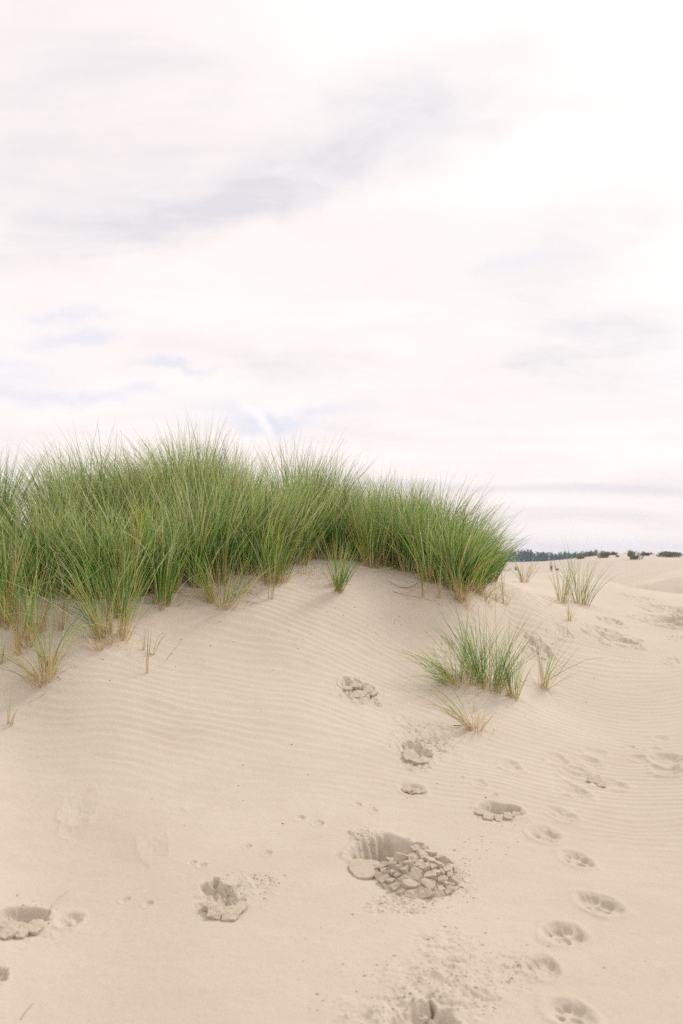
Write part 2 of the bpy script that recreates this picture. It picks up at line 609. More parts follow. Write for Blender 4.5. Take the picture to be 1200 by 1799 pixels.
def sand_mat(name="sand", damp=False):
    m, T = new_mat(name)
    out = T.n('ShaderNodeOutputMaterial')
    b = T.n('ShaderNodeBsdfPrincipled')
    g = T.n('ShaderNodeNewGeometry')
    pos = g.outputs['Position']
    big = T.noise(pos, .7, 4, .55)
    mid = T.noise(pos, 9, 4, .6)
    gr = T.noise(pos, 190, 3, .75)
    c = T.mix(T.rng(big, .35, .65), (.530, .468, .380, 1), (.562, .500, .413, 1))
    c = T.mix(T.math('MULTIPLY', T.rng(mid, .45, .75), .22), c, (.47, .375, .295, 1))
    c = T.mix(T.math('MULTIPLY', T.rng(gr, .52, .75), .6), c, (.34, .27, .19, 1))
    c = T.mix(T.math('MULTIPLY', T.rng(gr, .50, .28), .35), c, (.72, .64, .55, 1))
    c = T.mix(T.math('MULTIPLY', T.rng(T.noise(pos, 2.3, 5, .65), .50, .72), .22), c, (.44, .37, .28, 1))
    c = T.mix(T.math('MULTIPLY', T.rng(T.noise(pos, 75, 3, .8), .62, .72), .5), c, (.30, .23, .16, 1))
    # damp crust low down, darkened also for vignette and light falloff put into colour
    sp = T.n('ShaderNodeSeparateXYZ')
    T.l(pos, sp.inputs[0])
    damp_falloff = T.rng(T.math('ADD', sp.outputs[2], T.math('MULTIPLY', T.math('SUBTRACT', T.noise(pos, .9, 4, .6), .5), .35)), .32, -.02)
    c = T.mix(T.math('MULTIPLY', damp_falloff, .24), c, (.41, .340, .262, 1))
    if damp:
        c = T.mix(.35, c, (.44, .36, .265, 1))
    T.l(c, b.inputs['Base Color'])
    b.inputs['Roughness'].default_value = .95
    b.inputs['Specular IOR Level'].default_value = .12
    bp = T.n('ShaderNodeBump')
    bp.inputs['Strength'].default_value = .35
    bp.inputs['Distance'].default_value = .003
    T.l(T.noise(pos, 160, 4, .75), bp.inputs['Height'])
    T.l(bp.outputs[0], b.inputs['Normal'])
    T.l(b.outputs[0], out.inputs[0])
    return m


def blade_mat(name="grass blade", trans=.13):
    m, T = new_mat(name)
    out = T.n('ShaderNodeOutputMaterial')
    at = T.n('ShaderNodeVertexColor', layer_name="Col")
    b = T.n('ShaderNodeBsdfPrincipled')
    T.l(at.outputs[0], b.inputs['Base Color'])
    b.inputs['Roughness'].default_value = .45
    b.inputs['Specular IOR Level'].default_value = .3
    tr = T.n('ShaderNodeBsdfTranslucent')
    T.l(at.outputs[0], tr.inputs['Color'])
    mx = T.n('ShaderNodeMixShader')
    mx.inputs[0].default_value = trans
    T.l(b.outputs[0], mx.inputs[1])
    T.l(tr.outputs[0], mx.inputs[2])
    T.l(mx.outputs[0], out.inputs[0])
    return m


def plain_mat(name, c1, c2, scale, rough=.8):
    m, T = new_mat(name)
    out = T.n('ShaderNodeOutputMaterial')
    b = T.n('ShaderNodeBsdfPrincipled')
    g = T.n('ShaderNodeNewGeometry')
    T.l(T.mix(T.rng(T.noise(g.outputs['Position'], scale, 4, .6), .35, .65), (*c1, 1), (*c2, 1)), b.inputs['Base Color'])
    b.inputs['Roughness'].default_value = rough
    b.inputs['Specular IOR Level'].default_value = .2
    T.l(b.outputs[0], out.inputs[0])
    return m


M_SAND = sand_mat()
M_DAMP = sand_mat("damp sand crust", True)
M_BLADE = blade_mat()
M_STRAW = blade_mat("dry straw", .15)
M_BUSH = plain_mat("bush leaves", (.11, .14, .05), (.20, .21, .08), .6)
M_BUSHP = plain_mat("dry grass bush", (.16, .17, .07), (.26, .24, .12), .6)
M_TREE = plain_mat("far tree leaves", (.03, .05, .03), (.055, .08, .04), .08)
M_WOOD = plain_mat("twig wood", (.10, .065, .035), (.20, .13, .07), 60)
M_DEB = plain_mat("dead plant bits", (.08, .055, .035), (.22, .15, .09), 25)
M_SKIN = plain_mat("skin", (.50, .32, .24), (.55, .36, .27), 4)
M_HAIR = plain_mat("brown hair", (.03, .02, .015), (.05, .035, .02), 8)
M_WHITE = plain_mat("pale cloth", (.62, .62, .66), (.7, .7, .74), 3)
M_GREEN = plain_mat("dark green cloth", (.02, .09, .045), (.03, .12, .06), 3)
M_BLACK = plain_mat("black cloth", (.012, .012, .014), (.025, .025, .03), 3)


# ------------------------------------------------------------------ mesh helpers
def mesh_from(name, V, F, mat, smooth=False, colors=None):
    """V (n,3), F (m,k) numpy arrays"""
    V = np.asarray(V, np.float32)
    F = np.asarray(F, np.int32)
    me = bpy.data.meshes.new(name)
    me.vertices.add(len(V))
    me.vertices.foreach_set('co', V.ravel())
    k = F.shape[1]
    me.loops.add(F.size)
    me.loops.foreach_set('vertex_index', F.ravel())
    me.polygons.add(len(F))
    me.polygons.foreach_set('loop_start', np.arange(0, F.size, k, dtype=np.int32))
    me.polygons.foreach_set('loop_total', np.full(len(F), k, np.int32))
    if smooth:
        me.polygons.foreach_set('use_smooth', np.ones(len(F), bool))
    me.update(calc_edges=True)
    if colors is not None:
        a = me.color_attributes.new("Col", 'FLOAT_COLOR', 'POINT')
        cc = np.ones((len(V), 4), np.float32)
        cc[:, :3] = colors
        a.data.foreach_set('color', cc.ravel())
    me.materials.append(mat)
    return me


def link(name, me, parent=None, loc=None):
    o = bpy.data.objects.new(name, me)
    COL.objects.link(o)
    if loc is not None:
        o.location = loc
    if parent is not None:
        o.parent = parent
    return o


def tag(o, label=None, cat=None, group=None, kind=None):
    for k, v in (('label', label), ('category', cat), ('group', group), ('kind', kind)):
        if v:
            o[k] = v
    return o


# ------------------------------------------------------------------ the sand
def build_sand():
    th_c = np.arctan(np.linspace(-.365, .365, 1040))
    side = np.concatenate([np.linspace(th_c[-1], .75, 90)[1:], np.linspace(.75, math.pi, 70)[1:-1]])
    th = np.concatenate([-side[::-1], th_c, side, [math.pi]])
    r = [.35]
    while r[-1] < 2.8:
        r.append(r[-1] * 1.02)
    while r[-1] < 10.5:
        r.append(r[-1] * 1.00165)
    while r[-1] < 22:
        r.append(r[-1] * 1.0023)
    while r[-1] < 400:
        r.append(r[-1] * 1.011)
    while r[-1] < 1300:
        r.append(r[-1] * 1.06)
    r = np.array(r)
    TH, RR = np.meshgrid(th, r)
    X = RR * np.sin(TH)
    Y = RR * np.cos(TH)
    # the dune form is smooth: evaluate it on a coarser lattice and interpolate
    ci = np.unique(np.concatenate([np.arange(0, len(r), 6), [len(r) - 1]]))
    cj = np.unique(np.concatenate([np.arange(0, len(th), 6), [len(th) - 1]]))
    Hc = base_h(X[np.ix_(ci, cj)], Y[np.ix_(ci, cj)])
    lr = np.log(r)
    H1 = np.stack([np.interp(th, th[cj], Hc[i]) for i in range(len(ci))])
    H = np.stack([np.interp(lr, lr[ci], H1[:, j]) for j in range(len(th))], 1)
    H = H + detail_h(X, Y)
    H = stamps_h(X, Y, H)
    nr, nt = H.shape
    V = np.stack([X, Y, H], -1).reshape(-1, 3)
    idx = np.arange(nr * nt).reshape(nr, nt)
    nxt = np.roll(idx, -1, 1)
    F = np.stack([idx[:-1], nxt[:-1], nxt[1:], idx[1:]], -1).reshape(-1, 4)
    # centre under the photographer
    F = F[:, ::-1]
    V = np.vstack([V, [[0, 0, gz(0, .35)]]])
    c = len(V) - 1
    tri = np.stack([idx[0], nxt[0], np.full(nt, c), np.full(nt, c)], -1)
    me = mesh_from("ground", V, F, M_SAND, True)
    o = link("ground", me)
    tag(o, "pale rippled dune sand marked with footprints and paw prints", None, None, 'structure')
    return o


build_sand()


# ------------------------------------------------------------------ crusted sand plates
def clip_poly(poly, n, d):
    out = []
    for i in range(len(poly)):
        a, b = poly[i], poly[(i + 1) % len(poly)]
        da = a[0] * n[0] + a[1] * n[1] - d
        db = b[0] * n[0] + b[1] * n[1] - d
        if da <= 0:
            out.append(a)
        if (da < 0) != (db < 0) and abs(da - db) > 1e-12:
            t = da / (da - db)
            out.append((a[0] + (b[0] - a[0]) * t, a[1] + (b[1] - a[1]) * t))
    return out


def voronoi(seeds, bound):
    cells = []
    for i, s in enumerate(seeds):
        poly = list(bound)
        for j, q in enumerate(seeds):
            if i == j:
                continue
            nx, ny = q[0] - s[0], q[1] - s[1]
            d = (nx * (q[0] + s[0]) + ny * (q[1] + s[1])) / 2
            poly = clip_poly(poly, (nx, ny), d)
            if len(poly) < 3:
                break
        if len(poly) >= 3:
            cells.append((s, poly))
    return cells


def sand_block(name, outline, thick, loc, tilt, rz=0.0, bev=.0025, arch=0.0, rough=.0035):
    """an irregular slab: outline is a list of (x, y) about its own middle"""
    pts = []
    for i in range(len(outline)):
        a, b = Vector(outline[i]), Vector(outline[(i + 1) % len(outline)])
        L = (b - a).length
        k = max(1, int(L / .016))
        for j in range(k):
            p = a.lerp(b, j / k)
            nrm = Vector((-(b - a).y, (b - a).x)).normalized() if L > 1e-6 else Vector((0, 0))
            if j:
                p = p + nrm * random.uniform(-.0022, .0022)
            pts.append(p)
    bm = bmesh.new()
    n = len(pts)
    rad = max(p.length for p in pts)
    rings = []
    for k, (s, z) in enumerate(((.55, .0), (1.0, 0), (1.0 - random.uniform(0, .1), -thick))):
        ring = []
        for p in pts:
            zz = z
            if k < 2:
                zz += arch * (1 - (p.length * s / rad) ** 2) + random.uniform(-.0010, .0010)
            else:
                zz += random.uniform(-.003, .003)
            ring.append(bm.verts.new((p.x * s, p.y * s, zz)))
        rings.append(ring)
    top = bm.verts.new((0, 0, arch))
    for i in range(n):
        j = (i + 1) % n
        bm.faces.new((top, rings[0][i], rings[0][j]))
        bm.faces.new((rings[0][i], rings[1][i], rings[1][j], rings[0][j]))
        bm.faces.new((rings[1][i], rings[2][i], rings[2][j], rings[1][j]))
    bm.faces.new(list(reversed(rings[2])))
    r1 = set(rings[1])
    edge = [e for e in bm.edges if (e.verts[0] in r1 and e.verts[1] in r1)]
    bmesh.ops.bevel(bm, geom=edge, offset=bev, segments=1, affect='EDGES')
    bmesh.ops.recalc_face_normals(bm, faces=bm.faces)
    bmesh.ops.triangulate(bm, faces=bm.faces)
    bmesh.ops.subdivide_edges(bm, edges=[e for e in bm.edges if e.calc_length() > .008], cuts=1)
    off = Vector((random.random() * 50, random.random() * 50, 0))
    for v in bm.verts:
        v.co += mnoise.noise_vector(v.co * 55 + off) * rough + mnoise.noise_vector(v.co * 160 + off) * rough * .45
    me = bpy.data.meshes.new(name)
    bm.to_mesh(me)
    bm.free()
    me.materials.append(M_DAMP)
    o = link(name, me, None, loc)
    ax = Vector((-tilt[1], tilt[0], 0))
    o.rotation_euler = (Matrix.Rotation(math.atan(ax.length), 3, ax.normalized()) if ax.length > 1e-6 else Matrix.Identity(3)).to_euler()
    return o


def shrink(poly, c, g):
    out = []
    for p in poly:
        v = Vector((p[0] - c[0], p[1] - c[1]))
        L = v.length
        v *= max(.3, (L - g) / max(L, 1e-6))
        out.append((v.x, v.y))
    return out


def ground_full(x, y):
    X = np.array([x], float)
    Y = np.array([y], float)
    return float(stamps_h(X, Y, base_h(X, Y) + detail_h(X, Y))[0])


def spun(ol, a, rs):
    c, s_ = math.cos(a), math.sin(a)
    return [((x * c - y * s_) * q, (x * s_ + y * c) * q) for x, y in ol for q in (rs.uniform(.88, 1.03),)]


def heap():
    rs = random.Random(5)
    seeds = []
    tries = 0
    while len(seeds) < 92 and tries < 12000:
        tries += 1
        a, q = rs.uniform(0, 2 * math.pi), math.sqrt(rs.random())
        x, y = MRX * q * math.cos(a), MRY * q * math.sin(a)
        hx, hy = (x + MOUND.x - HOLE.x) / HRX, (y + MOUND.y - HOLE.y) / HRY
        if math.hypot(hx, hy) < .95:
            continue
        dm = rs.choice((.022, .030, .046, .070))
        if all(math.hypot((x - s[0]), (y - s[1]) * .8) > max(dm, s[2]) * .85 for s in seeds):
            seeds.append((x, y, dm))
    bound = [(MRX * 1.05 * math.cos(k * math.pi / 14), MRY * 1.05 * math.sin(k * math.pi / 14)) for k in range(28)]
    for s, poly in voronoi(seeds, bound):
        cx = sum(p[0] for p in poly) / len(poly)
        cy = sum(p[1] for p in poly) / len(poly)
        lim = rs.uniform(.048, .075)
        poly = [(cx + (p[0] - cx) * min(1, lim / max(1e-6, math.hypot(p[0] - cx, p[1] - cy))),
                 cy + (p[1] - cy) * min(1, 1.25 * lim / max(1e-6, math.hypot(p[0] - cx, p[1] - cy)))) for p in poly]
        rho = math.hypot(cx / MRX, cy / MRY)
        od = Vector((cx, cy)).normalized() if rho > .05 else Vector((0, 0))
        t = od * (.05 + .95 * max(0, rho - .40)) + Vector((rs.gauss(0, .26), rs.gauss(.0, .24)))
        z = ground_full(MOUND.x + cx, MOUND.y + cy)
        z = max(z, gz(MOUND.x + cx, MOUND.y + cy) - .01) + rs.uniform(.010, .034) * (1.25 - .8 * rho)
        o = sand_block("sand_clod", spun(shrink(poly, (cx, cy), rs.uniform(.0008, .0045)), rs.gauss(0, .10), rs),
                       rs.uniform(.034, .05) if rho < .6 else rs.uniform(.016, .028), (MOUND.x + cx, MOUND.y + cy, z), (t.x, t.y), 0, .0016, .001, .0030)
        tag(o, "angular clod of broken damp sand in the cracked heap spilling from the deep hole", "sand clod", "clods heaped beside the deep hole")


heap()


def rel(u, v):
    p = hit(u, v)
    return p


# round slab at the lip of the hole
p = rel(641, 1529)
ol = [(.072 * math.cos(a) * (1 + .05 * math.sin(3 * a)), .125 * math.sin(a)) for a in [k * math.pi / 11 for k in range(22)]]
ol = [(x, min(y, .085 - .5 * x)) for x, y in ol]
o = sand_block("sand_slab", ol, .012, (p.x, p.y, p.z + .017), (-.06, -.08), 0, .003, .003, .0022)
tag(o, "smooth rounded slab of crusted sand lying at the left lip of the deep hole", "sand slab")


def plate_row(pts, group, label, cat="sand plate", size=.05, th=.016, rise=.014, tilt=(0, -.2)):
    """plates of crust pushed up along a print's rim; pts are (u, v, width px, depth factor)"""
    rs = random.Random(int(pts[0][0]))
    for (u, v, w, l) in pts:
        p = hit(u, v)
        W = w / 1749 * p.y * .5
        k = rs.randint(5, 8)
        ol = []
        for i in range(k):
            a = 2 * math.pi * (i + rs.uniform(-.22, .22)) / k
            rr = rs.uniform(.8, 1.08)
            ol.append((W * math.copysign(abs(math.cos(a)) ** .7, math.cos(a)) * rr, W * 1.6 * l * math.copysign(abs(math.sin(a)) ** .7, math.sin(a)) * rr))
        z = max(ground_full(p.x, p.y), p.z)
        o = sand_block("sand_plate", ol, th, (p.x, p.y, z + rise * rs.uniform(.8, 1.15)),
                       (tilt[0] + rs.uniform(-.1, .1), -.16 + rs.uniform(-.1, .1)), 0, .0015, .002, .0042)
        tag(o, label, cat, group)


plate_row([(858, 1438, 22, 1.0), (876, 1440, 20, 1.1), (893, 1439, 19, 1.1), (909, 1434, 19, 1.2), (843, 1431, 18, .9), (919, 1428, 13, 1.3)],
          "crust plates along the paw print by the tuft trail", "small plate of sand crust edging the wide flat print right of the deep hole",
          th=.013, rise=.008)
plate_row([(12, 1641, 44, .95), (40, 1642, 22, 1.4), (60, 1637, 34, .9), (-20, 1640, 40, .9)],
          "crust plates below the left hollow", "pale plate of sand crust below the hollow at the left edge", th=.018, rise=.016)
plate_row([(378, 1608, 36, .9), (407, 1609, 40, .85), (366, 1599, 22, .8), (424, 1598, 24, 1.0)],
          "crust plates below the torn shoe print", "pale plate of sand crust below the torn print left of the deep hole", th=.018, rise=.016)
plate_row([(612, 1213, 16, 1.2), (630, 1222, 26, 1.1), (646, 1212, 20, 1.2), (655, 1219, 20, 1.3), (625, 1206, 26, .5), (643, 1224, 14, 1)],
          "lumps in the broken print", "lump of torn sand crust in the broken print below the grass bank", "sand lump", th=.022, rise=.012)
plate_row([(722, 1334, 30, .9), (742, 1337, 26, .9), (735, 1341, 34, .6), (716, 1328, 18, .8)],
          "lumps below the scuffed hollow", "lump of torn sand on the rim of the scuffed hollow left of the lowest tuft", "sand lump", th=.024, rise=.010)
plate_row([(715, 1389, 20, .8), (733, 1392, 24, .6)], "crust bits at the small print above the deep hole",
          "thin bit of sand crust at the small print above the deep hole", th=.012, rise=.010)
plate_row([(1046, 1373, 26, 1.1), (1056, 1379, 20, 1.2)], "crust bits between two prints",
          "thin bit of sand crust between two prints of the dog trail", th=.014, rise=.012)


# ------------------------------------------------------------------ crumbs and plant bits (beyond counting)
def ico(sub=1):
    bm = bmesh.new()
    bmesh.ops.create_icosphere(bm, subdivisions=sub, radius=1)
    V = np.array([v.co[:] for v in bm.verts])
    F = np.array([[v.index for v in f.verts] for f in bm.faces])
    bm.free()
    return V, F


def scatter(name, regions, shape, mat, size, flat, label, cat):
    Vs, Fs = [], []
    bv, bf = shape
    off = 0
    for (u, v, wpx, hpx, n) in regions:
        for _ in range(n):
            a, q = random.uniform(0, 6.283), random.random() ** .7
            uu, vv = u + wpx * .5 * q * math.cos(a), v + hpx * .5 * q * math.sin(a)
            if vv > 1840:
                continue
            t, e = pix_dir(uu, vv)
            # quick march on the smooth dune
            p = HITQ(uu, vv)
            s = size[0] * (size[1] / size[0]) ** (random.random() ** 2.2)
            sc = np.array([s * random.uniform(.7, 1.5), s * random.uniform(.7, 1.3), s * flat * random.uniform(.7, 1.2)])
            j = bv * (1 + RNG.uniform(-.25, .25, (len(bv), 1)))
            j = j * sc
            ra = random.uniform(0, 6.283)
            c, sn = math.cos(ra), math.sin(ra)
            X = j[:, 0] * c - j[:, 1] * sn + p[0]
            Y = j[:, 0] * sn + j[:, 1] * c + p[1]
            Vs.append([X, Y, j[:, 2], p[0], p[1], sc[2]])
            Fs.append(bf + off)
            off += len(bv)
    cx = np.array([q[3] for q in Vs])
    cy = np.array([q[4] for q in Vs])
    gh = stamps_h(cx, cy, base_h(cx, cy) + detail_h(cx, cy))
    V = np.concatenate([np.stack([q[0], q[1], q[2] + g + q[5] * .35], 1) for q, g in zip(Vs, gh)])
    o = link(name, mesh_from(name, V, np.concatenate(Fs), mat))
    tag(o, label, cat, None, 'stuff')


_gu = np.linspace(-60, 1260, 45)
_gv = np.concatenate([np.linspace(1035, 1200, 34), np.linspace(1206, 1830, 60)])
_gd = np.array([[hit(u, v).y for u in _gu] for v in _gv])


def HITQ(u, v):
    i = min(max(np.searchsorted(_gv, v) - 1, 0), len(_gv) - 2)
    j = min(max(np.searchsorted(_gu, u) - 1, 0), len(_gu) - 2)
    a = (v - _gv[i]) / (_gv[i + 1] - _gv[i])
    b = (u - _gu[j]) / (_gu[j + 1] - _gu[j])
    d = (_gd[i, j] * (1 - b) + _gd[i, j + 1] * b) * (1 - a) + (_gd[i + 1, j] * (1 - b) + _gd[i + 1, j + 1] * b) * a
    t, e = pix_dir(u, v)
    return t * d, d


scatter("sand_crumbs", [(770, 1740, 300, 150, 240), (810, 1680, 230, 220, 90), (745, 1300, 130, 70, 330), (740, 1312, 70, 36, 120),
                        (640, 1474, 60, 24, 120), (760, 1585, 190, 40, 110), (800, 1530, 60, 90, 120), (690, 1588, 130, 30, 140),
                        (440, 1555, 170, 50, 130), (400, 1560, 60, 50, 60), (910, 1700, 80, 90, 60), (850, 1470, 130, 80, 60),
                        (600, 1690, 200, 200, 60), (633, 1222, 64, 34, 60), (60, 1600, 170, 60, 80), (650, 1420, 40, 20, 20),
                        (1050, 1700, 300, 200, 20), (890, 1440, 110, 40, 40)],
        ico(1), M_SAND, (.0014, .0070), .42, "scattered crumbs of loose sand around the prints", "sand crumbs")
scatter("plant_debris", [(560, 1120, 420, 130, 90), (330, 1130, 260, 90, 25), (700, 1090, 160, 70, 45), (150, 1160, 240, 90, 25),
                         (900, 1230, 240, 90, 40), (1050, 1200, 260, 160, 18), (500, 1350, 900, 300, 30), (870, 1060, 200, 50, 25)],
        ico(1), M_DEB, (.0016, .0065), .45, "tiny dark bits of dead plant strewn over the ripples", "plant debris")


# ------------------------------------------------------------------ grass
GREEN = np.array([[.028, .120, .012], [.100, .280, .022], [.265, .430, .065], [.050, .180, .030], [.390, .490, .150], [.180, .350, .025]])
SAGE = np.array([.700, .730, .380])
STRAW = np.array([[.62, .47, .22], [.68, .55, .30], [.56, .38, .13], [.76, .66, .44]])
ORANGE = np.array([.62, .36, .09])


def make_blades(n, bx, by, L, az, tilt, droop, wind, w, K=8, green=1.0, pale=.5, straw_base=.14, orange=.05, twist=1.2, sink=.01, dz=None, tint=1.0):
    """curved tapering leaves; every argument a number or an array of length n. Returns V, F, C"""
    def A(v):
        return np.broadcast_to(np.asarray(v, float), (n,)).copy()
    bx, by, L, az, tilt, droop, w = map(A, (bx, by, L, az, tilt, droop, w))
    hx = np.sin(az) * np.maximum(tilt, .04) * 2 + wind[0]
    hy = np.cos(az) * np.maximum(tilt, .04) * 2 + wind[1]
    hn = np.hypot(hx, hy) + 1e-6
    # the stronger the agreement of lean and wind, the further over it bends
    tl = np.clip(np.hypot(np.sin(az) * tilt + wind[0] * .35, np.cos(az) * tilt + wind[1] * .35), 0, 1.35)
    hx /= hn
    hy /= hn
    s = np.linspace(0, 1, K)
    h0x, h0y = np.sin(az), np.cos(az)
    mixs = s[None] ** .8
    ux = h0x[:, None] * (1 - mixs) + hx[:, None] * mixs
    uy = h0y[:, None] * (1 - mixs) + hy[:, None] * mixs
    un = np.hypot(ux, uy) + 1e-6
    ux /= un
    uy /= un
    ang = tl[:, None] + droop[:, None] * s[None] ** 1.5
    ang += RNG.normal(0, .03, (n, K))
    st = (L / (K - 1))[:, None]
    dx = np.sin(ang) * ux * st
    dy = np.sin(ang) * uy * st
    dzv = np.cos(ang) * st
    X = bx[:, None] + np.concatenate([np.zeros((n, 1)), np.cumsum(dx[:, :-1], 1)], 1)
    Y = by[:, None] + np.concatenate([np.zeros((n, 1)), np.cumsum(dy[:, :-1], 1)], 1)
    g0 = base_h(bx, by) - sink
    if dz is not None:
        g0 = g0 + dz
    Z = g0[:, None] + np.concatenate([np.zeros((n, 1)), np.cumsum(dzv[:, :-1], 1)], 1)
    low = Z < (g0[:, None] + .10)
    low[:, :1] = False
    if low.any():
        gx, gy = X[low], Y[low]
        Z[low] = np.maximum(Z[low], base_h(gx, gy) + .006)
    phi = RNG.uniform(-1.4, 1.4, n)[:, None] + twist * RNG.uniform(-1, 1, n)[:, None] * s[None]
    px, py = uy, -ux                        # sideways
    nx, ny, nz = -np.cos(ang) * ux, -np.cos(ang) * uy, np.sin(ang)
    sx = np.cos(phi) * px + np.sin(phi) * nx
    sy = np.cos(phi) * py + np.sin(phi) * ny
    sz = np.sin(phi) * nz
    wid = w[:, None] * (.75 + .25 * np.minimum(s[None] / .15, 1)) * np.clip(1 - s[None] ** 2.2, .06, 1) * .5
    V = np.empty((n, K, 2, 3))
    V[:, :, 0, 0] = X - sx * wid
    V[:, :, 0, 1] = Y - sy * wid
    V[:, :, 0, 2] = Z - sz * wid
    V[:, :, 1, 0] = X + sx * wid
    V[:, :, 1, 1] = Y + sy * wid
    V[:, :, 1, 2] = Z + sz * wid
    idx = np.arange(n * K * 2).reshape(n, K, 2)
    F = np.stack([idx[:, :-1, 0], idx[:, :-1, 1], idx[:, 1:, 1], idx[:, 1:, 0]], -1).reshape(-1, 4)
    # leaf colour: green leaf, straw sheath, paler wind-dried tip
    g = GREEN[RNG.integers(0, len(GREEN), n)] * RNG.uniform(.75, 1.25, (n, 1)) * tint
    isdry = RNG.random(n) > green
    isor = RNG.random(n) < orange
    body = g.copy()
    body[isdry] = STRAW[RNG.integers(0, len(STRAW), isdry.sum())]
    body[isor] = ORANGE * RNG.uniform(.8, 1.2, (isor.sum(), 1))
    stc = STRAW[RNG.integers(0, len(STRAW), n)] * RNG.uniform(.7, 1.05, (n, 1))
    pl = np.where(RNG.random(n) < np.clip(pale, .05, .9), RNG.uniform(.6, 1.0, n), RNG.uniform(0, .25, n))[:, None, None]
    C = np.repeat(body[:, None], K, 1)
    sb = (straw_base * RNG.uniform(.5, 1.6, n))[:, None]
    fb = (1 - sstep(0, 1, (s[None] - sb * .6) / (sb * .8 + 1e-6)))[..., None]
    ft = sstep(.35, .95, s)[None, :, None] * pl
    C = C * (1 - ft) + (SAGE * RNG.uniform(.85, 1.15, (n, 1)))[:, None] * ft
    C = C * (1 - fb) + stc[:, None] * fb
    C2 = np.repeat(C[:, :, None], 2, 2).reshape(-1, 3)
    return V.reshape(-1, 3), F, C2


class Bag:
    def __init__(s):
        s.V, s.F, s.C, s.n = [], [], [], 0

    def add(s, vfc):
        V, F, C = vfc
        s.V.append(V)
        s.F.append(F + s.n)
        s.C.append(C)
        s.n += len(V)

    def build(s, name, mat, parent=None, origin=None):
        V = np.concatenate(s.V)
        if origin is not None:
            V = V - np.array(origin)
        return link(name, mesh_from(name, V, np.concatenate(s.F), mat, True, np.concatenate(s.C)), parent)


    def build_split(s, name, mat, parent, origin):
        for V, F, C, K in s.each():
            link(name, mesh_from(name, V - np.array(origin), F, mat, True, C), parent)

    def each(s):
        off = 0
        for V, F, C in zip(s.V, s.F, s.C):
            F = F - off
            off += len(V)
            # leaves are laid out one after another with equal length
            jump = np.nonzero(np.diff(F[:, 0]) > 2)[0]
            K = (int(jump[0]) + 2) if len(jump) else len(V) // 2
            for i in range(len(V) // (2 * K)):
                yield V[i * 2 * K:(i + 1) * 2 * K], F[:K - 1], C[i * 2 * K:(i + 1) * 2 * K], K


def disc(n, rx, ry):
    a = RNG.uniform(0, 2 * math.pi, n)
    q = np.sqrt(RNG.random(n))
    return rx * q * np.cos(a), ry * q * np.sin(a)


def tuft(u, v, label, n=60, L=.6, rad=.05, spread=.5, droop=.6, wind=(0, 0), w=.0042, straw=14, green=.93, pale=.35, group=None,
         sb=.16, name="marram_grass_tuft", orange=.05, low=0, lowdir=None, sheath=True, kink=0):
    """a single tuft of dune grass standing where the photograph has it"""
    p = hit(u, v)
    e = bpy.data.objects.new(name, None)
    COL.objects.link(e)
    e.location = p
    e.empty_display_size = .1
    tag(e, label, "grass tuft", group)
    b = Bag()
    # a tuft is a few shoots grown together, each leaning its own way
    ns = max(1, min(7, n // 12))
    sx_, sy_ = disc(ns, rad, rad)
    sa, sw = RNG.uniform(0, 6.28, ns), RNG.uniform(.5, 1.15, ns)
    which = RNG.integers(0, ns, n)
    ox, oy = disc(n, rad * .35, rad * .35)
    dx, dy = sx_[which] + ox, sy_[which] + oy
    out = np.arctan2(dx, dy) + RNG.normal(0, .7, n)
    q = np.clip(np.hypot(dx, dy) / max(rad, 1e-4), 0, 1.2)
    LL = L * sw[which] ** .5 * RNG.uniform(.5, 1.12, n) ** .9
    b.add(make_blades(n, p.x + dx, p.y + dy, LL, out, np.abs(RNG.normal(spread * (.35 + .65 * q), .12, n)), droop * np.where(RNG.random(n) < .15, 2.2, 1) * RNG.uniform(.15, 1.3, n),
                      wind, w * RNG.uniform(.7, 1.2, n), 9, green, pale, sb, orange))
    if low:
        a0 = math.atan2(*lowdir) if lowdir else 0
        dx, dy = disc(low, rad, rad)
        az = (a0 + RNG.normal(0, .5, low)) if lowdir else RNG.uniform(0, 6.28, low)
        b.add(make_blades(low, p.x + dx, p.y + dy, L * RNG.uniform(.6, 1.25, low), az, RNG.uniform(.7, 1.15, low), RNG.uniform(.4, 1.1, low),
                          (0, 0), w * .8, 10, .8, .5, .1, .08))
    b.build("blades", M_BLADE, e, p)
    if straw:
        b = Bag()
        dx, dy = disc(straw, rad * 1.05, rad * .9)
        out = np.arctan2(dx, dy) + RNG.normal(0, .4, straw)
        b.add(make_blades(straw, p.x + dx, p.y + dy, L * RNG.uniform(.16, .42, straw), out, np.abs(RNG.normal(spread * .7, .16, straw)),
                          RNG.uniform(0, .4, straw), (wind[0] * .5, wind[1] * .5), w * 1.25, 5, 0.0, 0.0, .6, .35))
        if kink:
            dx, dy = disc(kink, rad, rad)
            b.add(make_blades(kink, p.x + dx, p.y + dy, L * RNG.uniform(.25, .6, kink), RNG.uniform(0, 6.28, kink), RNG.uniform(.2, .8, kink),
                              RNG.uniform(1.6, 2.6, kink), (0, 0), w * 1.1, 9, 0.0, .6, .1, .1))
        if straw <= 12 and not kink:
            b.build_split("dry_stem", M_STRAW, e, p)
        else:
            b.build("dry_stems", M_STRAW, e, p)
    return e, p


# --- the grass bank: seven stands of tall grass along the dune crest
CREST_U = [-150, 0, 60, 100, 160, 250, 330, 400, 450, 490, 530, 580, 610, 650, 700, 740, 765, 800, 830, 860, 900, 930]
CREST_V = [800, 778, 812, 780, 748, 792, 744, 764, 845, 822, 757, 796, 848, 814, 834, 862, 818, 858, 893, 928, 955, 968]


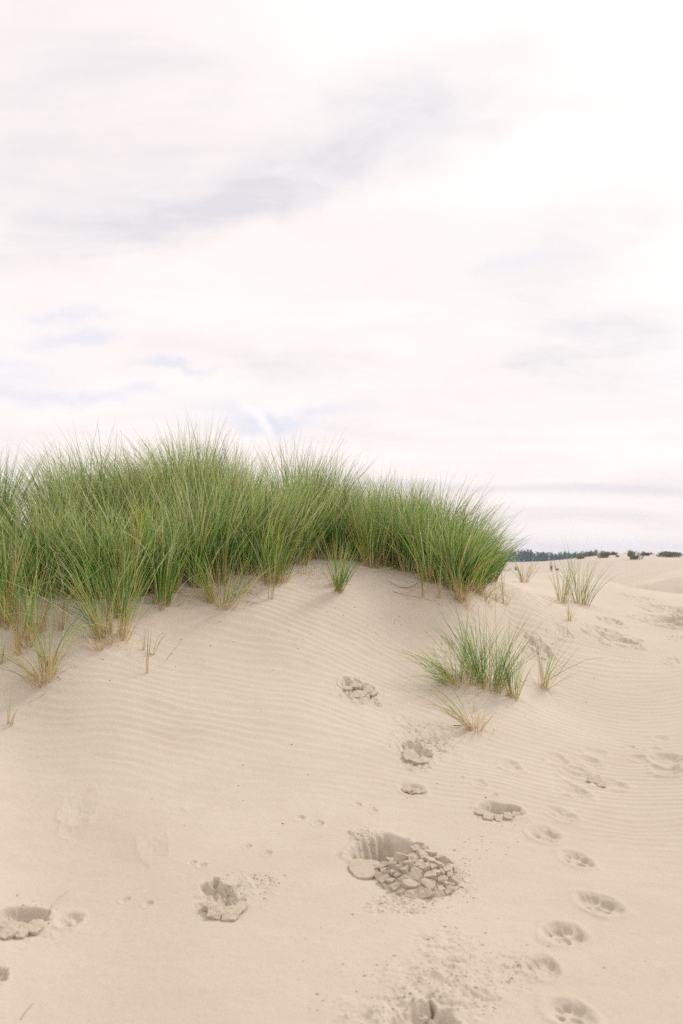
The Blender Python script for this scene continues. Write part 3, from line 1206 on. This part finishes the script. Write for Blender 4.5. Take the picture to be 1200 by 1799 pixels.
def stand(label, front, depth, n_tus, per, L, wind, droop=.6, spread=.26, pale=.55, name="marram_grass_stand", w=.0082, back_gain=0.0, seed=0,
          frontL=1.0, straw=.05, tus_r=.08, orange=.025):
    """front: list of (u, v) along the foot of the stand in the photo; tussocks fill back from it by depth metres"""
    rs = random.Random(seed + 5)
    P = [hit(u, v) for u, v in front]
    c = P[len(P) // 2]
    e = bpy.data.objects.new(name, None)
    COL.objects.link(e)
    e.location = c
    e.empty_display_size = .2
    tag(e, label, "grass stand")
    b, b2 = Bag(), Bag()
    for k in range(n_tus):
        t_ = rs.random() * (len(P) - 1)
        i = min(int(t_), len(P) - 2)
        q = P[i].lerp(P[i + 1], t_ - i)
        back = depth * (.16 + .84 * rs.random() ** .8) if k % 4 else depth * .07 * rs.random()
        f = back / depth
        dirv = Vector((q.x, q.y)).normalized()
        x = q.x + dirv.x * back + rs.uniform(-.05, .05)
        y = q.y + dirv.y * back
        # the stand's crest line: tall hummocks and dips along the bank
        u_ = 600 + x / y * 1749
        full = EYE + pix_dir(600, float(np.interp(u_, CREST_U, CREST_V)))[1] * y - gz(x, y)
        full = min(max(full * 1.06, .45), 1.45)
        if f > .35:
            h = full * rs.uniform(.80, 1.08)
        else:
            h = min(L, full * 1.25) * rs.uniform(.66, .98)
        m = int(per * rs.uniform(.45, 1.2))
        rad = tus_r * rs.uniform(.5, 1.2)
        dx, dy = disc(m, rad, rad)
        az = np.arctan2(dx, dy) + RNG.normal(0, .8, m)
        qq = np.hypot(dx, dy) / rad
        lw = (wind[0] + rs.gauss(0, .16), wind[1] + rs.gauss(0, .12))
        tone = rs.uniform(-.25, .25)
        dr = droop * RNG.uniform(.1, .9, m)
        far = RNG.random(m) < .14
        dr[far] *= RNG.uniform(1.8, 3.2, far.sum())
        b.add(make_blades(m, x + dx, y + dy, h * RNG.uniform(.45, 1.08, m), az, np.abs(RNG.normal(spread * (.3 + .9 * qq), .12, m)),
                          dr, lw, w * RNG.uniform(.6, 1.25, m), 8, .92, pale + tone, .14 if f < .12 else .05, orange, tint=(1.0 if f < .12 else .82) - tone * 1.3))  # rear tussocks tinted darker: shade inside the bank put into leaf colour
        ms = max(1, int(m * straw * (2.5 if f < .15 else .3)))
        dx, dy = disc(ms, rad, rad)
        b2.add(make_blades(ms, x + dx, y + dy, h * RNG.uniform(.15, .8, ms), RNG.uniform(0, 6.28, ms), np.abs(RNG.normal(.35, .2, ms)),
                           RNG.uniform(0, 1.2, ms), lw, w * 1.0, 7, 0.0, 0.2, .6, .3))
    b.build("blades", M_BLADE, e, c)
    b2.build("dry_stems", M_STRAW, e, c)
    return e


stand("tall grass stand cut off by the left edge of the photo", [(-150, 1090), (-60, 1088), (5, 1078)], 2.2, 42, 76, 1.05, (-.12, 0), .5, .28, .40, seed=1)
stand("broad grass stand at the left whose blades sweep over to the left", [(60, 1045), (130, 1052), (200, 1056), (270, 1052), (330, 1042)],
      2.4, 100, 80, 1.14, (-.42, -.05), .8, .30, .55, seed=2)
stand("dense pale-tipped grass stand forming the highest hump left of the middle", [(320, 1040), (370, 1028), (420, 1014), (470, 1006)],
      2.4, 62, 80, 1.18, (-.10, 0), .6, .27, .6, seed=3)
stand("dark grass stand with a bowed peak in the middle of the bank", [(455, 1008), (500, 1000), (540, 984), (600, 984)],
      2.3, 62, 80, 1.12, (.12, 0), .6, .27, .45, back_gain=.08, seed=4)
stand("upright grass stand right of the middle with deep shade behind it", [(600, 985), (650, 991), (700, 999), (745, 1010)],
      2.2, 62, 80, 1.04, (.06, 0), .5, .25, .5, back_gain=.05, seed=5)
stand("bushy grass stand at the right end of the bank fanning out to the right", [(720, 1015), (760, 1026), (800, 1040), (840, 1036), (860, 1020)],
      1.6, 48, 80, .98, (.30, -.05), .85, .36, .4, seed=6)
stand("low drooping grass stand trailing off at the far right end of the bank", [(845, 1010), (880, 1004), (908, 1002)],
      1.4, 20, 88, .68, (.45, 0), 1.1, .42, .4, seed=7)

# --- single tufts, left to right
L_ = [
    # u, v, label, kwargs
    (3, 1167, "few upright stems at the left edge above the lowest left sprig", dict(n=9, L=.42, rad=.02, spread=.25, wind=(-.1, 0), straw=4)),
    (15, 1277, "smallest sprig low on the left edge of the sand", dict(n=8, L=.34, rad=.02, spread=.35, wind=(.05, 0), straw=6, sb=.35)),
    (77, 1200, "splayed tuft near the left edge with long blades arching left", dict(n=64, L=.95, rad=.06, spread=.55, droop=1.2, wind=(-.45, -.1), straw=24, sb=.28, pale=.5, low=12, lowdir=(-1, -.1), kink=3)),
    (90, 1173, "small sprig just behind the splayed left tuft", dict(n=12, L=.34, rad=.02, spread=.4, wind=(.1, 0), straw=6, sb=.25)),
    (48, 1136, "slender tuft with tall arching blades behind the splayed left tuft", dict(n=44, L=1.15, rad=.055, spread=.35, droop=1.0, wind=(-.25, 0), straw=16, sb=.2)),
    (12, 1096, "tall straggly clump with yellowing blades at the left edge of the sand", dict(n=85, L=1.0, rad=.10, spread=.35, droop=.8, wind=(-.05, 0), straw=24, sb=.25, pale=.45, green=.85, kink=3)),
    (28, 1150, "thin tall sprig with straw coloured stems just left of the slender tuft", dict(n=16, L=.8, rad=.03, spread=.3, droop=.8, wind=(-.2, 0), straw=9, sb=.35, pale=.5)),
    (104, 1108, "thin tall sprig with bent blades just left of the big left tuft", dict(n=14, L=.75, rad=.03, spread=.35, droop=1.0, wind=(-.3, 0), straw=8, sb=.35, pale=.5)),
    (60, 1120, "loose upright clump between the straggly edge clump and the big left tuft", dict(n=40, L=.8, rad=.06, spread=.4, droop=.8, wind=(-.2, 0), straw=12, sb=.25, pale=.5, green=.85)),
    (195, 1127, "big tuft with straw coloured base in front of the left stand", dict(n=140, L=1.02, rad=.10, spread=.36, droop=.75, wind=(-.34, -.08), straw=34, sb=.2, pale=.4, low=22, lowdir=(-1, 0), kink=4)),
    (175, 1145, "short straw coloured sprig at the foot of the big left tuft", dict(n=9, L=.36, rad=.018, spread=.4, wind=(-.3, 0), straw=10, sb=.5)),
    (207, 1080, "dark upright tuft behind the big left tuft", dict(n=120, L=.9, rad=.09, spread=.25, wind=(-.25, 0), straw=12)),
    (283, 1067, "narrow upright green tuft right of the big left tuft", dict(n=120, L=.85, rad=.065, spread=.2, droop=.5, wind=(-.02, 0), straw=8, sb=.12)),
    (253, 1145, "left sprig of the three thin ones on the open sand", dict(n=3, L=.26, rad=.01, spread=.15, straw=5, sb=.5)),
    (267, 1152, "right sprig of the three thin ones on the open sand", dict(n=5, L=.42, rad=.012, spread=.3, wind=(.05, 0), straw=5, sb=.5)),
    (258, 1183, "nearest of the three thin sprigs on the open sand", dict(n=3, L=.55, rad=.01, spread=.12, droop=.2, wind=(.08, 0), straw=5, sb=.45)),
    (384, 1063, "wide tuft with straw coloured legs in front of the highest hump", dict(n=120, L=.72, rad=.10, spread=.55, droop=.6, wind=(-.1, -.05), straw=26, sb=.22, pale=.45, low=10, lowdir=(-1, 0), kink=3)),
    (433, 1042, "few leaning straws between the wide tuft and the clump beside it", dict(n=4, L=.34, rad=.03, spread=.3, wind=(.2, 0), straw=9, sb=.5)),
    (475, 1053, "pair of pale stems standing in front of the middle stand", dict(n=7, L=.55, rad=.02, spread=.15, wind=(.1, 0), straw=5, sb=.3)),
    (478, 1023, "full upright clump left of the bare sand saddle", dict(n=150, L=.78, rad=.11, spread=.28, droop=.5, wind=(0, 0), straw=18, pale=.5, sb=.18)),
    (500, 1026, "small leaning tuft at the right side of the full upright clump", dict(n=26, L=.5, rad=.03, spread=.35, wind=(.1, 0), straw=10, sb=.25)),
    (538, 1000, "sparse young sprigs on the bare sand saddle", dict(n=14, L=.3, rad=.14, spread=.3, straw=8, sb=.3)),
    (590, 1037, "neat green tuft alone on the sand in front of the saddle", dict(n=120, L=.66, rad=.06, spread=.42, droop=.35, wind=(0, 0), straw=12, sb=.14, pale=.3)),
    (650, 996, "dark green clump with a dense orange brown foot right of the saddle", dict(n=170, L=.85, rad=.085, spread=.26, droop=.45, wind=(.03, 0), straw=18, sb=.14, pale=.35)),
    (744, 1049, "single tight dark stem bundle in front of the right stand", dict(n=14, L=.75, rad=.012, spread=.10, straw=3, sb=.2)),
    (772, 1053, "thin straw footed bundle right of the dark stem bundle", dict(n=12, L=.6, rad=.014, spread=.16, straw=7, sb=.35)),
    (814, 1062, "tuft on bunched orange straw legs in front of the right stand", dict(n=75, L=.8, rad=.06, spread=.4, droop=.8, wind=(.1, -.1), straw=30, sb=.30, pale=.35, kink=2)),
    (822, 1071, "frayed straw stub below the tuft with orange legs", dict(n=2, L=.2, rad=.03, spread=.5, straw=16, sb=.7)),
    (846, 1050, "pale silvery dead tangle at the foot of the right stand", dict(n=46, L=.48, rad=.10, spread=.7, droop=1.6, wind=(.1, -.2), straw=18, green=.3, pale=.9, kink=12)),
    (872, 1056, "short orange stub right of the dead tangle", dict(n=5, L=.3, rad=.015, spread=.3, straw=8, sb=.5)),
    (887, 1062, "leaning orange stemmed sprig farther right of the dead tangle", dict(n=12, L=.55, rad=.02, spread=.25, wind=(.3, 0), straw=8, sb=.35)),
    (921, 1023, "last loose tuft at the right tip of the bank", dict(n=46, L=.72, rad=.07, spread=.5, droop=.8, wind=(.2, 0), straw=12, sb=.22)),
    (989, 1060, "left one of the two tufts alone on the right crest", dict(n=36, L=.84, rad=.06, spread=.22, droop=.4, wind=(.10, 0), straw=12, sb=.20, pale=.15, w=.0055)),
    (1022, 1063, "right one of the two tufts alone on the right crest with a brown foot", dict(n=70, L=.9, rad=.12, spread=.40, droop=.6, wind=(.26, 0), straw=14, sb=.16, pale=.15, w=.0055)),
    (1001, 1091, "small leaning orange sprig below the two tufts on the right crest", dict(n=7, L=.6, rad=.02, spread=.3, droop=.3, wind=(.4, 0), straw=12, sb=.5)),
    (806, 1203, "flattened part of the right tuft group lying over to the left on its brown foot", dict(n=85, L=.66, rad=.12, spread=.65, droop=.6, wind=(-.45, -.05), straw=26, sb=.15, pale=.3, low=50, lowdir=(-1, -.15))),
    (858, 1214, "main upright tuft of the right tuft group", dict(n=125, L=.90, rad=.09, spread=.5, droop=.5, wind=(0, 0), straw=14, sb=.10, pale=.15, green=.96)),
    (842, 1192, "bushy tuft tucked behind the main tuft of the right tuft group", dict(n=60, L=.86, rad=.12, spread=.45, droop=.5, wind=(-.12, 0), straw=12, sb=.12, pale=.2)),
    (877, 1211, "thin stems between the main and the slim tuft of the right group", dict(n=9, L=.5, rad=.02, spread=.15, wind=(.1, 0), straw=5, sb=.4)),
    (904, 1232, "slim upright tuft right of the main tuft of the right group", dict(n=60, L=.74, rad=.04, spread=.34, droop=.35, wind=(.08, 0), straw=10, sb=.2, pale=.2)),
    (952, 1210, "rightmost tuft of the right group with long thin blades arching right", dict(n=36, L=.66, rad=.04, spread=.38, droop=.7, wind=(.16, 0), straw=14, sb=.25, low=8, lowdir=(1, -.1), pale=.3)),
    (833, 1250, "two straw coloured stems above the lowest tuft", dict(n=2, L=.5, rad=.015, spread=.08, straw=4, sb=.5)),
    (836, 1285, "lowest tuft splayed on the sand with curled bleached blades", dict(n=34, L=.62, rad=.03, spread=.85, droop=.5, wind=(-.15, 0), straw=22, sb=.4, pale=.3, kink=7, low=3, lowdir=(-1, -.2))),
]
for (u, v, lab, kw) in L_:
    tuft(u, v, lab, **kw)


# --- dead leaves and bits of straw caught round the foot of the grass
def litter():
    rs = random.Random(8)
    xs, ys = [], []
    for u0, u1, v0, v1, n in [(-60, 60, 1080, 1110, 30), (60, 330, 1045, 1070, 110), (150, 240, 1115, 1145, 30), (330, 480, 1015, 1065, 70),
                              (480, 620, 990, 1030, 45), (620, 720, 995, 1010, 40), (710, 900, 1022, 1068, 110), (770, 920, 1195, 1230, 60),
                              (40, 110, 1180, 1210, 22), (960, 1040, 1055, 1070, 30), (800, 870, 1260, 1292, 14)]:
        for _ in range(n):
            u = rs.uniform(u0, u1)
            f = (u - u0) / (u1 - u0)
            p = HITQ(u, rs.uniform(v0, v1)) if v0 > 1036 else hit(u, rs.uniform(v0, v1))
            xs.append(p[0])
            ys.append(p[1])
    n = len(xs)
    b = Bag()
    b.add(make_blades(n, np.array(xs), np.array(ys), RNG.uniform(.05, .24, n), RNG.uniform(0, 6.28, n), RNG.uniform(1.1, 1.35, n), RNG.uniform(.1, .5, n),
                      (0, 0), .004, 6, 0.08, .3, .3, .25, sink=-.006))
    o = b.build("grass_litter", M_STRAW)
    tag(o, "dead leaves and straw bits caught round the feet of the grass", "grass litter", None, 'stuff')


litter()

# ------------------------------------------------------------------ loose straws and twigs
def stick(name, pts, r0, r1, mat, label, cat):
    """thin round stalk through world points"""
    V, F = [], []
    m = 6
    P = [Vector(p) for p in pts]
    for i, p in enumerate(P):
        d = (P[min(i + 1, len(P) - 1)] - P[max(i - 1, 0)]).normalized()
        a = d.orthogonal().normalized()
        b = d.cross(a)
        r = r0 + (r1 - r0) * i / (len(P) - 1)
        for k in range(m):
            t = 2 * math.pi * k / m
            V.append(p + (a * math.cos(t) + b * math.sin(t)) * r)
    for i in range(len(P) - 1):
        for k in range(m):
            F.append((i * m + k, i * m + (k + 1) % m, (i + 1) * m + (k + 1) % m, (i + 1) * m + k))
    V = np.array([v[:] for v in V])
    C = np.tile(np.array([.50, .40, .24]) if mat is M_STRAW else np.array([.2, .14, .08]), (len(V), 1))
    o = link(name, mesh_from(name, V - V[0], np.array(F), mat, True, C), None, V[0])
    tag(o, label, cat)


def on_sand(u, v, h):
    p = hit(u, v)
    return Vector((p.x, p.y, ground_full(p.x, p.y) + h))


p = on_sand(292, 1158, -.01)
stick("straw_stalk", [p, p + Vector((.04, .0, .055)), p + Vector((.085, .0, .105)), p + Vector((.125, .0, .155))], .0022, .0009, M_STRAW,
      "lone stiff straw leaning right on the rippled sand", "straw")
stick("straw_stalk", [on_sand(60, 1624, .015), on_sand(80, 1606, .022), on_sand(100, 1588, .02), on_sand(120, 1568, .006)], .0016, .0009, M_STRAW,
      "pale straw lying across the hollow at the left edge", "straw")
stick("straw_stalk", [on_sand(37, 1792, .003), on_sand(44, 1780, .004), on_sand(52, 1770, .003), on_sand(58, 1762, .002)], .0016, .001, M_STRAW,
      "short pale straw at the bottom left corner of the sand", "straw")
stick("dead_twig", [on_sand(797, 1279, .012), on_sand(808, 1278, .009), on_sand(820, 1277, .012)], .0035, .002, M_WOOD,
      "dark dead twig left of the lowest tuft", "twig")
p = on_sand(996, 1119, 0)
stick("dead_twig", [p, p + Vector((.002, 0, .10)), p + Vector((.006, .01, .22))], .002, .001, M_STRAW,
      "thin bleached twig standing below the two crest tufts", "twig")
stick("dead_twig", [on_sand(968, 1133, .004), on_sand(982, 1126, .012), on_sand(996, 1120, .02), on_sand(1008, 1124, .01)], .0018, .001, M_STRAW,
      "thin bleached twig lying below the two crest tufts", "twig")
stick("dead_twig", [on_sand(690, 1040, .004), on_sand(715, 1047, .004), on_sand(742, 1052, .008), on_sand(765, 1058, .004)], .0018, .001, M_WOOD,
      "long thin dark runner lying on the sand before the right stand", "twig")
stick("dead_leaf", [on_sand(682, 1024, .02), on_sand(700, 1033, .01), on_sand(718, 1035, .012), on_sand(738, 1028, .03)], .002, .003, M_DEB,
      "dark curved dead leaf lying on the sand before the right stand", "dead leaf")
stick("straw_stalk", [on_sand(77, 1202, .01), on_sand(82, 1212, .008), on_sand(80, 1221, .006), on_sand(50, 1236, .004)], .0014, .0008, M_STRAW,
      "bent bleached straw trailing below the splayed left tuft", "straw")


# ------------------------------------------------------------------ far bushes and wood
def leaf_cloud(n, rx, ry, rz, size, lumps_n, rs, base=.0):
    """leaf-sized faces spread through a lumpy crown"""
    cs = [(rs.uniform(-.7, .7), rs.uniform(-.7, .7), rs.uniform(.1, .75), rs.uniform(.28, .5)) for _ in range(lumps_n)]
    P = []
    for i in range(n):
        c = cs[i % lumps_n]
        d = Vector((rs.gauss(0, 1), rs.gauss(0, 1), rs.gauss(0, 1))).normalized() * c[3] * rs.uniform(.6, 1.05)
        z = max(.0, c[2] + d.z)
        P.append(((c[0] + d.x) * rx, (c[1] + d.y) * ry, base + z * rz))
    P = np.array(P)
    k = len(P)
    a = RNG.normal(0, 1, (k, 3))
    a /= np.linalg.norm(a, axis=1, keepdims=True)
    b = np.cross(a, RNG.normal(0, 1, (k, 3)))
    b /= np.linalg.norm(b, axis=1, keepdims=True)
    s = size * RNG.uniform(.6, 1.4, (k, 1))
    V = np.stack([P - a * s, P - b * s * .6, P + a * s, P + b * s * .6], 1).reshape(-1, 3)
    F = np.arange(4 * k).reshape(-1, 4)
    return V, F


def bush(u, v, wpx, hpx, label, mat=M_BUSH, seed=0, n=1500):
    p = hit(u, v, 60)
    W = wpx / 1749 * p.y * .5
    Hh = hpx / 1749 * p.y * 1.25
    rs = random.Random(seed)
    V, F = leaf_cloud(n, W, W * .8, Hh, .13, 9, rs)
    e = bpy.data.objects.new("dune_bush", None)
    COL.objects.link(e)
    e.location = (p.x, p.y, p.z - .1)
    tag(e, label, "bush", "bushes on the far dune")
    link("crown", mesh_from("crown", V, F, mat), e)
    V, F = [], []
    for k in range(7):
        a = rs.uniform(0, 6.28)
        t = Vector((math.cos(a) * W * .5, math.sin(a) * W * .5, Hh * .6))
        o = len(V)
        for q, r in ((Vector((0, 0, -.2)), .06), (t * .5, .04), (t, .015)):
            for j in range(4):
                V.append((q.x + r * math.cos(j * 1.57), q.y + r * math.sin(j * 1.57), q.z))
        for s in range(2):
            for j in range(4):
                F.append((o + s * 4 + j, o + s * 4 + (j + 1) % 4, o + s * 4 + 4 + (j + 1) % 4, o + s * 4 + 4 + j))
    link("stems", mesh_from("stems", np.array(V), np.array(F), M_WOOD), e)


bush(1117, 983, 31, 13, "darkest round bush standing out on the far dune", seed=1)
bush(1133, 976, 19, 5, "smaller bush behind the darkest round one on the far dune", seed=2)
bush(1175, 979, 58, 8, "long flat dark bush at the right edge of the far dune", seed=3, n=2600)
bush(1178, 975, 26, 5, "low bush topping the long flat one at the right edge", seed=4)
bush(1062, 980, 24, 9, "greyish bush in the middle of the far dune crest", M_BUSHP, seed=5)
bush(1074, 975, 22, 5, "flat bush spreading right of the greyish one on the crest", seed=6)
bush(1022, 981, 20, 7, "pale dry bush at the left end of the far dune crest", M_BUSHP, seed=7)
bush(1042, 977, 18, 6, "pale bush between the dry one and the greyish one", M_BUSHP, seed=8)
bush(1086, 979, 8, 3, "tiny bush at the right foot of the flat crest bush", seed=9)
bush(952, 985, 22, 3, "low yellow green mat of growth in front of the far wood", M_BUSHP, seed=10)


def wood():
    rs = random.Random(21)
    Vs, Fs, off = [], [], 0
    for k in range(900):
        y = rs.uniform(780, 900)
        t = rs.uniform(-.35, .75)
        x = t * y
        u = 600 + t * 1749
        top = 8.6 if u < 985 else 7.8
        hgt = top * rs.uniform(.82, 1.1) + (2.0 if abs(u - 925) < 12 or abs(u - 1035) < 10 else 0)
        V, F = leaf_cloud(110, rs.uniform(2.5, 4.5), 3.0, hgt, 1.0, 7, rs)
        V += np.array([x, y, -5.0])
        Vs.append(V)
        Fs.append(F + off)
        off += len(V)
    o = link("far_wood", mesh_from("far_wood", np.concatenate(Vs), np.concatenate(Fs), M_TREE))
    tag(o, "dark blue wood along the horizon behind the dunes", "wood", None, 'stuff')


wood()


# ------------------------------------------------------------------ two people far off
def skinned(name, verts, edges, mat, parent, sub=2):
    me = bpy.data.meshes.new(name)
    me.from_pydata([v[:3] for v in verts], edges, [])
    o = link(name, me, parent)
    sk = o.modifiers.new("skin", 'SKIN')
    for i, v in enumerate(verts):
        r = v[3]
        me.skin_vertices[0].data[i].radius = (r, r) if not isinstance(r, tuple) else r
    me.skin_vertices[0].data[0].use_root = True
    ss = o.modifiers.new("sub", 'SUBSURF')
    ss.levels = ss.render_levels = sub
    dg = bpy.context.evaluated_depsgraph_get()
    dg.update()
    m2 = bpy.data.meshes.new_from_object(o.evaluated_get(dg))
    o.modifiers.clear()
    o.data = m2
    m2.materials.clear()
    m2.materials.append(mat)
    for f in m2.polygons:
        f.use_smooth = True
    return o


def person(u, v, label, sitting):
    p = hit(u, v, 100)
    e = bpy.data.objects.new("person", None)
    COL.objects.link(e)
    e.location = (p.x, p.y, p.z)
    e.scale = (1.15, 1.15, 1.15)
    tag(e, label, "person")
    if not sitting:
        body = [(0, 0, .95, .13), (0, 0, 1.15, .125), (0, 0, 1.36, .15), (0, 0, 1.47, .06), (0, 0, 1.60, .095), (0, 0, 1.68, .08),
                (-.10, 0, .90, .10), (-.11, 0, .48, .065), (-.11, .03, .08, .05), (-.11, -.14, .04, .04),
                (.10, 0, .90, .10), (.11, -.02, .48, .065), (.12, .02, .08, .05), (.12, -.15, .04, .04),
                (-.19, 0, 1.38, .06), (-.25, .02, 1.12, .045), (-.24, -.05, .88, .035), (-.24, -.06, .78, .035),
                (.19, 0, 1.38, .06), (.26, .02, 1.12, .045), (.25, -.08, .90, .035), (.25, -.1, .80, .035)]
        ed = [(0, 1), (1, 2), (2, 3), (3, 4), (4, 5), (0, 6), (6, 7), (7, 8), (8, 9), (0, 10), (10, 11), (11, 12), (12, 13),
              (2, 14), (14, 15), (15, 16), (16, 17), (2, 18), (18, 19), (19, 20), (20, 21)]
        tr = [(0, 0, .97, .145), (-.10, 0, .90, .115), (-.11, 0, .48, .09), (-.11, .03, .10, .075), (.10, 0, .90, .115), (.11, -.02, .48, .09), (.12, .02, .10, .075)]
        te = [(0, 1), (1, 2), (2, 3), (0, 4), (4, 5), (5, 6)]
        sh = [(0, 0, .98, .15), (0, 0, 1.16, .145), (0, 0, 1.37, .17), (-.19, 0, 1.38, .075), (-.25, .02, 1.12, .06), (.19, 0, 1.38, .075), (.26, .02, 1.12, .06)]
        se = [(0, 1), (1, 2), (2, 3), (3, 4), (2, 5), (5, 6)]
        hr = [(0, .02, 1.64, .10), (0, .03, 1.70, .085), (0, .06, 1.56, .06)]
        head = (0, 0, 1.63)
        hm = M_GREEN
    else:
        # sitting on the sand, knees drawn up towards the right
        body = [(0, 0, .14, .15), (-.02, 0, .34, .13), (-.04, 0, .56, .15), (-.05, 0, .68, .06), (-.06, 0, .80, .095), (-.06, 0, .88, .08),
                (.12, -.10, .14, .10), (.45, -.12, .38, .065), (.62, -.12, .07, .05), (.74, -.12, .04, .04),
                (.12, .10, .14, .10), (.43, .12, .36, .065), (.58, .12, .07, .05), (.70, .12, .04, .04),
                (-.04, -.19, .57, .06), (.12, -.22, .38, .045), (.33, -.14, .40, .035), (.40, -.12, .42, .035),
                (-.04, .19, .57, .06), (.12, .22, .38, .045), (.33, .14, .38, .035), (.40, .12, .40, .035)]
        ed = [(0, 1), (1, 2), (2, 3), (3, 4), (4, 5), (0, 6), (6, 7), (7, 8), (8, 9), (0, 10), (10, 11), (11, 12), (12, 13),
              (2, 14), (14, 15), (15, 16), (16, 17), (2, 18), (18, 19), (19, 20), (20, 21)]
        tr = [(0, 0, .16, .18), (.14, -.10, .15, .125), (.45, -.12, .38, .09), (.60, -.12, .10, .08), (.14, .10, .15, .125), (.43, .12, .36, .09), (.56, .12, .10, .08)]
        te = [(0, 1), (1, 2), (2, 3), (0, 4), (4, 5), (5, 6)]
        sh = [(-.01, 0, .22, .16), (-.02, 0, .36, .15), (-.04, 0, .57, .17), (-.04, -.19, .57, .075), (.10, -.22, .40, .06), (-.04, .19, .57, .075), (.10, .22, .40, .06)]
        se = [(0, 1), (1, 2), (2, 3), (3, 4), (2, 5), (5, 6)]
        hr = [(-.08, .01, .84, .10), (-.09, .02, .90, .085), (-.12, .03, .76, .06)]
        head = (-.06, 0, .83)
        hm = M_BLACK
    skinned("body", body, ed, M_SKIN, e)
    skinned("trousers", tr, te, hm, e)
    skinned("shirt", sh, se, M_WHITE, e)
    skinned("hair", hr, [(0, 1), (0, 2)], M_HAIR, e, 1)
    # nose, eyes and mouth on the camera side of the face
    bm = bmesh.new()
    for (dx, dz, r) in ((-.035, .02, .012), (.035, .02, .012), (0, -.01, .018), (0, -.05, .014)):
        bmesh.ops.create_icosphere(bm, subdivisions=1, radius=r, matrix=Matrix.Translation((head[0] + dx, head[1] - .09, head[2] + dz)))
    me = bpy.data.meshes.new("face")
    bm.to_mesh(me)
    bm.free()
    me.materials.append(M_SKIN)
    link("face", me, e)


person(968.5, 1004, "standing person far off in a pale top and dark green trousers", False)
person(976, 1002.5, "person sitting on the sand far off in a pale top and black trousers", True)

# ------------------------------------------------------------------ air
HAZE = 0.00033
if HAZE > 0:
    bm = bmesh.new()
    bmesh.ops.create_cube(bm, size=1)
    me = bpy.data.meshes.new("haze")
    bm.to_mesh(me)
    bm.free()
    hz = link("haze", me)
    hz.scale = (2800, 2800, 24)
    hz.location = (0, 0, 24 / 2 - 9.5)
    tag(hz, None, None, None, 'stuff')
    m, T = new_mat("haze")
    out = T.n('ShaderNodeOutputMaterial')
    pv = T.n('ShaderNodeVolumePrincipled')
    pv.inputs['Color'].default_value = (.60, .75, 1.0, 1)
    pv.inputs['Density'].default_value = HAZE
    pv.inputs['Anisotropy'].default_value = .1
    T.l(pv.outputs[0], out.inputs['Volume'])
    me.materials.append(m)
